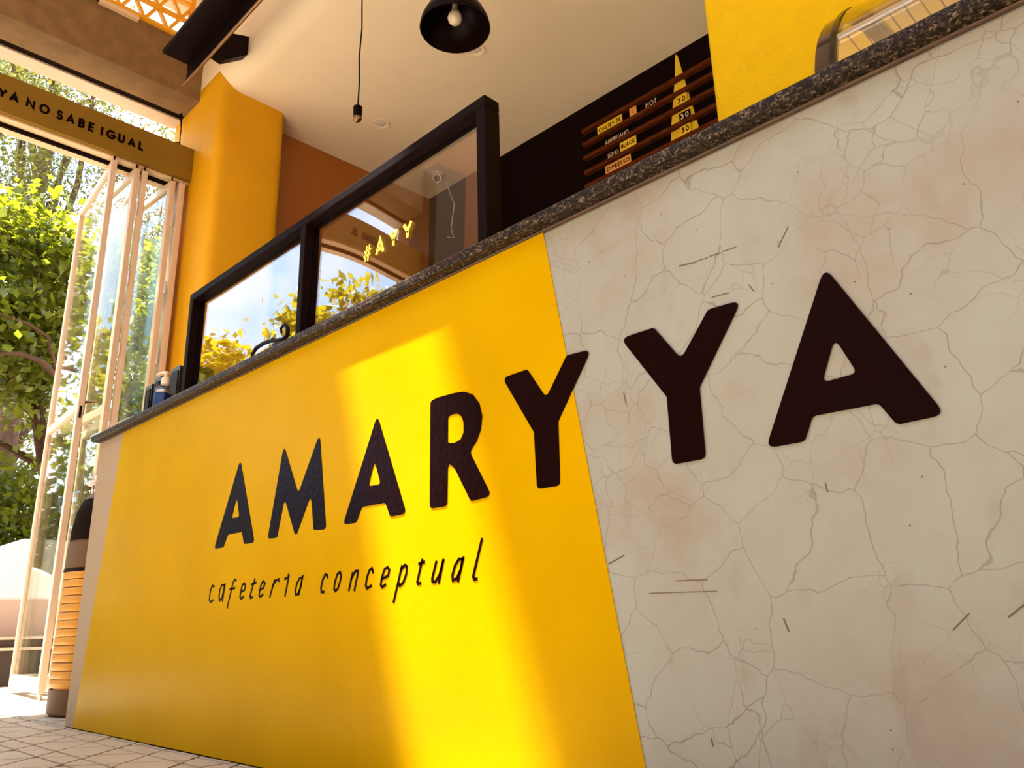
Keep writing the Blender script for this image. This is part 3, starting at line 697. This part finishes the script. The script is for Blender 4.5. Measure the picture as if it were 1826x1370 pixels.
# ================================================================== THINGS ON THE COUNTER
# hand sanitizer bottle
bx, by, bz = -2.862, 0.035, 1.086
sb = thing('sanitizer_bottle', 'clear pump bottle of hand sanitizer with dark blue label at the worktop end', 'bottle', (bx, by, bz))
ang = math.radians(-48)
def rsec(wd, dp, z, n=20, pw=4.0):
    out = []
    for j in range(n):
        t = 2 * PI * j / n; c, s_ = math.cos(t), math.sin(t)
        x = wd / 2 * math.copysign(abs(c) ** (2 / pw), c); y = dp / 2 * math.copysign(abs(s_) ** (2 / pw), s_)
        out.append((bx + x * math.cos(ang) - y * math.sin(ang), by + x * math.sin(ang) + y * math.cos(ang), bz + z))
    return out
def loft(secs):
    n = len(secs[0]); vs = [p for s_ in secs for p in s_]; fs = []
    for i in range(len(secs) - 1):
        for j in range(n): fs.append((i * n + j, i * n + (j + 1) % n, (i + 1) * n + (j + 1) % n, (i + 1) * n + j))
    fs.append(tuple(range(n - 1, -1, -1))); fs.append(tuple((len(secs) - 1) * n + j for j in range(n)))
    return MB().add(vs, fs)
loft([rsec(.070, .042, 0), rsec(.076, .046, .004), rsec(.076, .046, .075), rsec(.070, .042, .088), rsec(.046, .032, .100), rsec(.028, .026, .106), rsec(.026, .026, .112)]).build('bottle_body', 'clear', sb, smooth=True)
loft([rsec(.068, .038, .003), rsec(.070, .040, .074), rsec(.060, .036, .084)]).build('gel', 'gel', sb, smooth=True)
loft([rsec(.0775, .0475, .012, pw=5), rsec(.0775, .0475, .070, pw=5)]).build('label', 'blue_label', sb, smooth=True)
MB().lathe([(.0135, .108), (.0155, .110), (.0155, .132), (.012, .136), (.006, .137), (.006, .150), (.011, .151), (.011, .158), (.004, .160)], (bx, by, bz), 20).build('pump_cap', 'white_plastic', sb, smooth=True)
MB().tube([(bx, by, bz + .156), (bx - .018, by - .012, bz + .157), (bx - .034, by - .022, bz + .150)], [.005, .005, .003], 8).build('nozzle', 'white_plastic', sb, smooth=True)

# black upright holders at the far end
def holder(name, label, x0, x1, y0, y1, zt, rad):
    r = thing(name, label, 'holder', ((x0 + x1) / 2, (y0 + y1) / 2, 1.086))
    p = round_poly([(x0, 1.098), (x1, 1.098), (x1, zt), (x0, zt)], rad, 5)
    MB().prism(p, 'y', y0, y1).build('body', 'gloss_black', r, bevel=0.003)
    MB().box(x0 - .006, x1 + .006, y0 - .006, y1 + .006, 1.086, 1.099).build('foot', 'black_metal', r, bevel=0.002)
    MB().prism(round_poly([(x0 + .012, 1.115), (x1 - .012, 1.115), (x1 - .012, zt - .02), (x0 + .012, zt - .02)], rad * .6, 4), 'y', y0 - .003, y0).build('front_plate', 'black_metal', r)
holder('menu_holder', 'square black holder at the very end of the worktop', -3.293, -3.222, .12, .17, 1.300, .003)
holder('napkin_dispenser', 'black dispenser with rounded top directly behind the sanitizer bottle', -3.205, -3.135, .12, .20, 1.315, .016)
holder('tip_box', 'black box beside the left screen post', -3.045, -2.955, .12, .18, 1.318, .022)
jr = thing('dark_jar', 'small dark glass jar behind the left pane', 'jar', (-2.738, .12, 1.086))
MB().lathe([(.030, 0), (.036, .006), (.036, .115), (.032, .128), (.030, .130)], (-2.738, .12, 1.086), 24).build('jar_body', 'gloss_black', jr, smooth=True)
MB().lathe([(.034, .128), (.036, .130), (.036, .152), (.032, .156)], (-2.738, .12, 1.086), 24).build('lid', 'black_metal', jr, smooth=True)

# ---- curved glass display case
dc = thing('display_case', 'curved glass display case with black end trim and wire shelf on the worktop', 'display case', (0.42, .45, 1.086))
def cprof(off=0.0, n=14, t1=PI / 2):
    """front curve in (Y, Z)"""
    y0, h, d, zs = 0.20 + off, 0.40 - off, 0.50 - off, 0.10
    return [(y0, 1.10), (y0, 1.086 + zs)] + [(y0 + d * (1 - math.cos(t)), 1.086 + zs + h * math.sin(t)) for t in [t1 * (i + 1) / n for i in range(n)]]
def ribbon(x0, x1, pa, pb):
    k = len(pa); return MB().prism(pa + pb[::-1], 'x', x0, x1)
X0, X1 = -0.452, 1.30
MB().box(X0, X1, .19, .71, 1.086, 1.104).build('base', 'steel', dc, bevel=0.003)
ribbon(X0 + .045, X1 - .045, cprof(0), cprof(.005)).build('curved_glass', 'acrylic', dc, smooth=True)
for xa, xb in ((X0 + .001, X0 + .030), (X1 - .03, X1)):
    ribbon(xa, xb, cprof(0.004), cprof(.012)).build('end_panel', 'smoke', dc, smooth=True)
for xa, xb in ((X0 + .030, X0 + .041), (X1 - .041, X1 - .03)):
    ribbon(xa, xb, cprof(-.002), cprof(.014)).build('end_trim', 'gloss_black', dc, smooth=True)
MB().box(X0, X1, .69, .71, 1.104, 1.586).build('back_panel', 'steel', dc)
for y, z, r_ in ((.235, 1.331, .0055), (.306, 1.328, .003), (.60, 1.328, .004)):
    MB().tube([(X0 + .045, y, z), (X1 - .045, y, z)], r_).build('shelf_rail', 'chrome', dc, smooth=True)
for i in range(44):
    x = X0 + .06 + i * .0248
    MB().tube([(x, .235, 1.329), (x, .306, 1.326)], .0014, 5).build('shelf_wire', 'chrome', dc)
MB().box(X0 + .05, X1 - .05, .32, .64, 1.330, 1.338).build('shelf_tray', 'bin_brown', dc)

# ================================================================== INSIDE THE CAFE
# menu board on the back wall
mbd = thing('menu_board', 'menu rack of reddish wooden rails with yellow and orange word tiles on the black wall', 'menu board', (-2.4, 2.74, 3.1))
ZS = [3.582, 3.477, 3.370, 3.257, 3.150, 3.043]
for z in ZS:
    MB().box(-2.96, -1.72, 2.712, 2.75, z - .0135, z + .0135).build('rail', 'slat', mbd, bevel=0.002)
fr_m = lambda y: ((0, y, 0), (1, 0, 0), (0, 0, 1))
def mtile(x0, x1, z0, z1, m, txt=None, h=.030, tm='black_paint', lab=None, ink=True):
    t = MB().box(x0, x1, 2.726, 2.734, z0, z1).build('menu_tile', m, mbd, bevel=0.001)
    if lab: t['label'] = lab
    if txt: text_parts(txt, x0 + .012, x1 - .010, (z0 + z1) / 2 - h / 2 + .001, h, h * .21, .0012, tm, t, fr_m(2.726), 'letter')
    return t
def mtext(txt, x0, x1, z0, h):
    text_parts(txt, x0, x1, z0, h, h * .125, .002, 'white_letter', mbd, fr_m(2.735), 'letter', 'pale letter %s on the rail')
mtile(-2.832, -2.624, 3.492, 3.559, 'tile_yellow', 'CALIENTE', .026, lab='yellow tile reading CALIENTE')
dt = mtile(-2.560, -2.507, 3.499, 3.562, 'tile_orange', lab='orange tile with a drop mark')
strokes_mb([[(-2.536, 3.518), (-2.528, 3.545)]], .004, .0012, fr_m(2.726)).build('drop_mark', 'scuff', dt)
mtext('HOT', -2.437, -2.352, 3.510, .031)
mtext('AMERICANO', -2.781, -2.585, 3.398, .026)
mtext('LONG', -2.764, -2.677, 3.290, .028)
mtile(-2.657, -2.527, 3.278, 3.347, 'tile_yellow', 'BLACK', .025, lab='yellow tile reading BLACK')
mtile(-2.787, -2.579, 3.166, 3.232, 'tile_orange', 'ESPRESSO', .026, lab='orange tile reading ESPRESSO')
mtile(-2.788, -2.580, 3.060, 3.117, 'tile_yellow')
mtile(-2.207, -2.131, 3.385, 3.460, 'tile_yellow', '30', .031, lab='yellow price tile reading 30')
mtile(-2.196, -2.119, 3.272, 3.332, 'black_wall', '30', .031, 'white_letter', lab='black price tile reading 30')
mtile(-2.200, -2.126, 3.173, 3.238, 'tile_yellow', '30', .031, lab='yellow price tile reading 30, lowest of the three')
mtile(-2.194, -2.120, 3.060, 3.126, 'tile_orange')
sp = MB().prism([(-2.190, 3.770), (-2.183, 3.778), (-2.176, 3.765), (-2.045, 2.98), (-2.300, 2.98), (-2.268, 3.28), (-2.230, 3.49), (-2.210, 3.60)], 'y', 2.742, 2.7498)
tag(sp.build('painted_spike', 'tile_yellow', mbd), 'tall pointed yellow shape behind the rails')

# pendant lamp
px, py, pz = -2.335, 1.0, 3.025
pl = thing('pendant_lamp', 'black bell shaped pendant lamp with a round bulb over the counter', 'pendant lamp', (px, py, pz))
outer = [(.165, 0), (.168, .006), (.160, .045), (.140, .090), (.108, .128), (.070, .150), (.062, .158), (.062, .188), (.050, .215), (.026, .235), (.014, .245)]
inner = [(r - .006, z - .002) for r, z in outer[:6]][::-1]
MB().lathe([(.160, .002)] + outer + [(.006, .247)], (px, py, pz), 40, False, False).build('shade', 'black_metal', pl, smooth=True)
MB().lathe([(.0, .150), (.05, .149), (.09, .132), (.125, .095), (.148, .05), (.160, .002)], (px, py, pz), 40, False, False).build('shade_lining', 'black_metal', pl, smooth=True)
MB().lathe([(.0, .030), (.018, .033), (.031, .047), (.036, .065), (.031, .085), (.019, .105), (.014, .120), (.014, .140)], (px, py, pz), 24).build('bulb', 'bulb', pl, smooth=True)
MB().tube([(px, py, pz + .24), (px, py, 3.80)], .004).build('cord', 'black_metal', pl)
# bare bulb on a cord
qx, qy, qz = -3.135, 1.0, 2.93
bb = thing('hanging_bulb', 'bare ribbed bulb socket hanging on a long thin cord', 'bulb', (qx, qy, qz))
MB().tube([(qx, qy, qz + .10), (qx + .006, qy, qz + .25), (qx - .004, qy, qz + .42), (qx + .012, qy, qz + .6), (qx + .004, qy, qz + .75), (qx, qy, 3.80)], .0042).build('cord', 'black_metal', bb, smooth=True)
MB().lathe([(.006, .105), (.016, .098), (.024, .090), (.024, .080), (.019, .078), (.024, .073), (.024, .062), (.019, .060), (.024, .055), (.024, .044), (.020, .042), (.022, .036), (.023, .026)], (qx, qy, qz), 20).build('socket', 'black_metal', bb, smooth=True)
MB().lathe([(.0, -.004), (.012, 0), (.021, .010), (.0235, .022), (.021, .032)], (qx, qy, qz), 20).build('bulb', 'bronze', bb, smooth=True)
# recessed ceiling spots
def spot(x, y, lab):
    s_ = thing('ceiling_spot', lab, 'ceiling light', (x, y, 3.80), 'recessed spots in the ceiling')
    MB().lathe([(.052, -.001), (.060, -.005), (.058, -.009), (.040, -.006), (.036, .0), (.052, .0)], (x, y, 3.80), 28, True).build('ring', 'ceiling', s_, smooth=True)
    MB().lathe([(.0, -.004), (.025, -.005), (.033, -.0015), (.034, .0)], (x, y, 3.80), 24).build('lens', 'white_plastic', s_, smooth=True)
spot(-4.082, 1.823, 'recessed ceiling spot beside the bare bulb socket')
spot(-3.048, 1.798, 'recessed ceiling spot beside the black pendant lamp')
# security camera
cx, cy, cz = -4.32, 2.55, 3.80
sc_ = thing('security_camera', 'small white security camera under the ceiling near the back wall', 'camera', (cx, cy, cz))
MB().lathe([(.05, 0), (.05, -.018), (.034, -.028), (.02, -.03)], (cx, cy, cz), 24).build('mount', 'white_plastic', sc_, smooth=True)
dirv = Vector((0.62, -0.62, -0.48)).normalized()
c0 = Vector((cx, cy, cz - .045))
MB().tube([c0 - dirv * .02, c0 + dirv * .055], .036, 20).build('housing', 'white_plastic', sc_, smooth=True)
MB().tube([c0 + dirv * .0545, c0 + dirv * .0575], .026, 20).build('lens', 'gloss_black', sc_, smooth=True)
MB().tube([(cx + .03, cy + .06, cz - .06), (cx + .02, cy + .16, cz - .22), (cx - .05, cy + .185, cz - .40), (cx - .02, cy + .19, cz - .50), (cx - .10, cy + .19, cz - .46)], .004).build('cable', 'white_plastic', sc_, smooth=True)

# ================================================================== AROUND THE ENTRANCE
# rolled-up awning on the fascia
aw = thing('rolled_awning', 'black rolled up awning with slim front bar fixed under the terrace roof', 'awning', (-4.3, .5, 3.6))
MB().prism(round_poly([(.352, 3.706), (.56, 3.706), (.56, 3.92), (.47, 3.80), (.352, 3.734)], .010, 3), 'x', -4.30, 1.5).build('cassette', 'black_metal', aw, smooth=True)
MB().box(-4.285, 1.5, .503, .509, 3.556, 3.706).build('valance', 'black_metal', aw)
MB().tube([(-4.31, .500, 3.552), (1.5, .500, 3.552)], .010, 10).build('front_bar', 'bronze', aw, smooth=True)
for x in (-4.14, -2.3, -0.4):
    MB().prism([(.555, 3.735), (.655, 3.715), (.69, 3.74), (.80, 3.83), (.80, 3.97), (.555, 3.88)], 'x', x - .035, x + .035).build('bracket', 'black_metal', aw, bevel=.003)
# yellow lattice above the beam
la = thing('yellow_lattice', 'yellow metal lattice of triangles on top of the concrete beam', 'lattice', (-4.79, 0, 4.275))
def lbar(p, q, wd=.021):
    dp = .034 if abs(p[1] - q[1]) < .01 else (.040 if abs(p[0] - q[0]) < .01 else (.030 if q[0] > p[0] else .026))
    MB().bar((-4.79, p[0], p[1]), (-4.79, q[0], q[1]), wd, dp, (1, 0, 0)).build('bar', 'lattice', la)
zr = [4.288, 4.432, 4.577, 4.722]
for i, z in enumerate(zr): lbar((-1.30, z), (.69, z), .026 if i == 0 else .021)
sp_ = .156
for k in range(-10, 3):
    for i in range(3):
        off = .449 if i % 2 == 1 else .527
        y = off + sp_ * k if i % 2 == 1 else off + sp_ * k
        for dy in (-sp_ / 2, sp_ / 2):
            y1 = y + dy
            if y < .68 and y1 < .69 and y > -1.3: lbar((y, zr[i]), (y1, zr[i + 1]))
lbar((.675, 4.275), (.675, 4.74), .032)
# strip light on the beam
tl = thing('strip_light', 'short cream strip light along the top of the concrete beam', 'light', (-4.76, .2, 4.25))
MB().box(-4.80, -4.762, .085, .335, 4.236, 4.268).build('housing', 'lintel_trim', tl, bevel=.004)
MB().box(-4.785, -4.77, .075, .085, 4.240, 4.264).build('end_cap', 'dark', tl)
# dangling twine
MB_t = MB().tube([(-5.02, .765, 3.853), (-5.02, .775, 3.74), (-5.015, .772, 3.66), (-5.02, .782, 3.56)], [.010, .004, .004, .006], 6)
MB_t.tube([(-5.02, .778, 3.62), (-5.0, .745, 3.60), (-5.02, .735, 3.57)], .004, 5)
tag(MB_t.build('twine', 'black_metal'), 'knotted dark twine dangling from the concrete beam', 'twine')

# litter bin behind the counter corner
bn = thing('litter_bin', 'round golden slatted litter bin with brown hood behind the counter corner', 'bin', (-3.8, .30, 0))
bc = (-3.8, .30, 0)
MB().lathe([(.215, .0), (.235, .012), (.236, .105)], bc, 40).build('base', 'bin_brown', bn, smooth=True)
MB().lathe([(.222, .10), (.222, .575)], bc, 40).build('liner', 'bin_gold', bn, smooth=True)
for i in range(14):
    z = .112 + i * .0335
    MB().lathe([(.223, z), (.2365, z + .001), (.2375, z + .003), (.2375, z + .028), (.2365, z + .030), (.223, z + .031)], bc, 40).build('slat', 'bin_gold', bn, smooth=True)
MB().lathe([(.226, .578), (.240, .580), (.240, .590), (.226, .592)], bc, 40).build('rim', 'black_metal', bn, smooth=True)
MB().lathe([(.232, .59), (.238, .594), (.234, .70), (.228, .705)], bc, 40).build('collar', 'bin_brown', bn, smooth=True)
MB().lathe([(.228, .70), (.226, .76), (.214, .84), (.190, .905), (.150, .945), (.08, .965), (.0, .97)], bc, 40).build('hood', 'bin_brown', bn, smooth=True)
# dark sheet over the hood in place of a shaded opening
fv = []; ff = []
hp = [(.229, .712), (.2285, .76), (.217, .838), (.196, .893)]
for r_, z in hp:
    for j in range(13):
        t = math.radians(205 + j * 11); k_ = 1.012; fv.append((bc[0] + r_ * k_ * math.cos(t), bc[1] + r_ * k_ * math.sin(t), z))
for i in range(3):
    for j in range(12): ff.append((i * 13 + j, i * 13 + j + 1, (i + 1) * 13 + j + 1, (i + 1) * 13 + j))
fo = MB().add(fv, ff).build('opening', 'dark', bn, smooth=True)
sm = fo.modifiers.new('solid', 'SOLIDIFY'); sm.thickness = .004
MB().lathe([(.012, 0), (.012, .006), (.006, .010)], (-4.015, .17, .595), 10).build('bolt', 'chrome', bn)

# pink flowers in a dark pot behind the bin
fp = thing('flower_pot', 'pale pink flowers in a dark pot beyond the litter bin', 'flower pot', (-4.36, 0.34, 0))
MB().lathe([(.06, 0), (.075, .82), (.08, .84), (.07, .84)], (-4.36, 0.34, 0), 20).build('pot', 'planter', fp, smooth=True)
random.seed(9)
for i in range(16):
    a = random.uniform(0, 2 * PI); r_ = random.uniform(0, .11); z = .92 + random.uniform(0, .19)
    x_, y_ = -4.36 + r_ * math.cos(a), 0.34 + r_ * math.sin(a)
    MB().tube([(x_ * .3 - 4.45 * .7, y_ * .3 + 0.34 * .7, .83), (x_, y_, z)], .003, 5).build('stem', 'leaf_b', fp)
    MB().lathe([(.0, -.012), (.018, -.006), (.026, .006), (.014, .012), (.0, .006)], (x_, y_, z), 8).build('blossom', 'pink', fp, smooth=True)

# dark bench box outside
pb = thing('planter_box', 'long dark planter box with two pale metal edges outside the doors', 'planter', (-6.7, .4, -.06))
MB().box(-6.95, -6.52, -1.2, 1.9, -.06, .225).build('body', 'planter', pb, bevel=.006)
MB().box(-6.96, -6.51, -1.21, 1.91, .225, .245).build('metal_edge', 'pale_metal', pb)
MB().box(-6.93, -6.55, -1.18, 1.88, .245, .298).build('upper_tray', 'planter', pb)
MB().box(-6.94, -6.54, -1.19, 1.89, .298, .315).build('metal_edge', 'pale_metal', pb)

# white garden wall
gw = MB().prism([(-7, -.06), (4.5, -.06), (4.5, 1.064), (.74, 1.064), (.58, .995), (-.2, .66), (-7, .66)], 'x', -7.45, -7.25)
tag(gw.build('wall_garden', 'white_wall', None, bevel=.02), 'white plastered garden wall outside with a sloping top', None, None, 'structure')
tag(MB().box(-7.25, -7.225, -7, 4.5, -.06, .59).build('trim_5', 'pink_wall'), 'pinkish beige band along the foot of the garden wall', None, None, 'structure')

# ================================================================== TREES
def leaf_mesh(name, pts, nrm, size, m, parent, seed, ratio=.5):
    """thousands of small folded leaves as one mesh"""
    rg = np.random.default_rng(seed); n = len(pts)
    d = rg.normal(size=(n, 3)); d[:, 2] -= .35; d /= np.linalg.norm(d, axis=1)[:, None]
    u = np.cross(d, rg.normal(size=(n, 3)) * .6 + np.array([0, 0, 1.0])); u /= np.linalg.norm(u, axis=1)[:, None] + 1e-9
    w_ = np.cross(d, u)
    s = size * rg.uniform(.6, 1.35, size=(n, 1))
    a = pts; b = pts + d * s * .5 + u * s * ratio * .5 + w_ * s * .07; c = pts + d * s; e = pts + d * s * .5 - u * s * ratio * .5 + w_ * s * .07
    V = np.stack([a, b, c, e], 1).reshape(-1, 3)
    F = np.arange(n * 4).reshape(-1, 4)
    me = bpy.data.meshes.new(name)
    me.vertices.add(n * 4); me.vertices.foreach_set('co', V.ravel())
    me.loops.add(n * 4); me.loops.foreach_set('vertex_index', F.ravel())
    me.polygons.add(n); me.polygons.foreach_set('loop_start', np.arange(0, n * 4, 4)); me.polygons.foreach_set('loop_total', np.full(n, 4))
    me.update(); me.validate()
    me.materials.append(MT[m])
    o = bpy.data.objects.new(name, me); COL.objects.link(o); o.parent = parent; o.matrix_parent_inverse = parent.matrix_basis.inverted()
    o['kind'] = 'stuff'
    return o
def tree(name, label, base, h, crown, nclump, nleaf, size, m, seed, spread=.35, ratio=.5, trunk=.14, lean=(0, 0), group='trees outside'):
    """crown: (cx, cy, cz, rx, ry, rz)"""
    rg = np.random.default_rng(seed)
    t = thing(name, label, 'tree', base, group)
    cx, cy, cz, rx, ry, rz = crown
    b = Vector(base); top = Vector((cx, cy, cz))
    mid = b.lerp(top, .5) + Vector((lean[0], lean[1], 0))
    MB().tube([b, b.lerp(mid, .5), mid, mid.lerp(top, .5), top], [trunk, trunk * .85, trunk * .7, trunk * .5, trunk * .28], 10).build('trunk', 'bark', t, smooth=True)
    q = rg.normal(size=(nclump, 3)); q /= np.linalg.norm(q, axis=1)[:, None]; q *= rg.uniform(.25, 1, size=(nclump, 1)) ** .45
    cl = q * np.array([rx, ry, rz]) + np.array([cx, cy, cz])
    nb = min(12, nclump)
    for i in range(nb):
        e = Vector(cl[i].tolist()); s = (b.lerp(top, .45 + .5 * i / nb)); k = s.lerp(e, .5) + Vector((rg.normal() * .12, rg.normal() * .12, .12))
        s = Vector(mid).lerp(top, i / nb)
        MB().tube([s, k, e], [trunk * .36, trunk * .24, trunk * .06], 7).build('branch', 'bark', t, smooth=True)
    idx = rg.integers(0, nclump, nleaf)
    pts = cl[idx] + rg.normal(size=(nleaf, 3)) * np.array([spread, spread, spread * .75])
    leaf_mesh('foliage', pts, None, size, m, t, seed + 7, ratio)
    return t
bt = tree('broadleaf_tree', 'broad leaved tree with bare lower limbs left of the folding doors', (-8.9, 1.3, -.06), 5, (-8.8, 0.75, 3.6, .75, .75, 1.3), 90, 9000, .105, 'leaf_a', 11, .20, .66, .12, (0, .25))
MB().tube([(-8.05, -.5, 2.66), (-8.0, .333, 2.742), (-8.0, .68, 2.80), (-8.05, .87, 2.77), (-8.15, 1.04, 2.66), (-8.5, 1.25, 2.3), (-8.88, 1.30, 1.7)], [.012, .020, .024, .027, .032, .042, .06], 8).build('limb', 'bark', bt, smooth=True)
MB().tube([(-8.0, .1, 3.16), (-8.0, .45, 3.136), (-8.0, .683, 3.098), (-8.03, .857, 3.03), (-8.08, .96, 2.82), (-8.15, 1.03, 2.68)], [.007, .012, .015, .017, .020, .026], 8).build('limb', 'bark', bt, smooth=True)
tree('broadleaf_tree', 'broad leaved tree seen through the folding door glass', (-9.3, 2.6, -.06), 5, (-9.2, 2.35, 3.1, .8, .65, 1.7), 80, 9000, .105, 'leaf_a', 12, .20, .66, .11)
tree('hedge_tree', 'low dense bush above the white garden wall', (-8.4, 1.0, -.06), 3, (-8.45, 0.9, 1.15, .45, 1.1, .75), 80, 9000, .085, 'leaf_a', 13, .17, .6, .08)
tree('hedge_tree', 'low dense bush behind the folding door glass', (-8.4, 2.9, -.06), 3, (-8.4, 2.7, 1.0, .45, .6, .8), 50, 5000, .085, 'leaf_a', 23, .17, .6, .08)
tree('feathery_tree', 'tall feathery tree rising behind the motto lintel', (-12.2, .0, -.06), 9, (-11.9, .5, 6.9, 1.3, 1.1, 1.9), 70, 15000, .075, 'leaf_b', 14, .30, .42, .18)
tree('feathery_tree', 'tall feathery tree to the right of the gap over the lintel', (-12.6, 3.6, -.06), 9, (-12.4, 3.1, 6.4, 1.2, .9, 2.2), 55, 11000, .075, 'leaf_b', 15, .30, .42, .16)
tree('feathery_tree', 'feathery tree standing furthest back behind the doors', (-15.5, 2.4, -.06), 8, (-15.5, 2.2, 4.8, 1.0, 2.6, 2.8), 70, 14000, .10, 'leaf_b', 16, .4, .45, .18)
tree('feathery_tree', 'tallest feathery tree whose crown fills the gap over the lintel', (-13.4, 1.9, -.06), 9, (-13.2, 1.6, 9.6, 1.2, 1.1, 1.3), 36, 7000, .08, 'leaf_b', 27, .32, .42, .2)
# trees further along the street: they show as reflections in the screen panes and the enamel
tree('golden_tree', 'golden green tree mirrored low in the left screen pane', (-8.6, -1.0, -.06), 4, (-8.6, -1.1, 2.5, .5, .5, .8), 26, 2200, .15, 'leaf_c', 17, .18, .6, .09)
tree('golden_tree', 'golden green tree mirrored in the right screen pane', (-8.8, -4.7, -.06), 5, (-8.8, -4.5, 4.1, .7, .8, .8), 30, 2600, .16, 'leaf_c', 18, .22, .6, .10)
tree('golden_tree', 'small golden green tree mirrored beside the middle screen post', (-9.8, -3.0, -.06), 4, (-9.8, -3.1, 3.5, .4, .4, .6), 18, 1200, .15, 'leaf_c', 19, .16, .6, .08)
for k, (yy, lab) in enumerate(((-0.6, 'low bush mirrored in the glossy yellow paint, nearest the white wall slope'), (-2.3, 'low bush mirrored in the glossy paint between the golden trees'), (-4.0, 'low bush mirrored in the glossy paint under the right golden tree'), (-5.8, 'low bush furthest along the garden wall'))):
    tree('hedge_bush', lab, (-8.3, yy, -.06), 2, (-8.3, yy, 1.5 if k < 2 else 1.0, .4, .75, 1.3 if k < 2 else .75), 50, 4200, .11, 'leaf_a', 31 + k, .16, .6, .06, group='bushes along the garden wall')
bpy.context.view_layer.update()
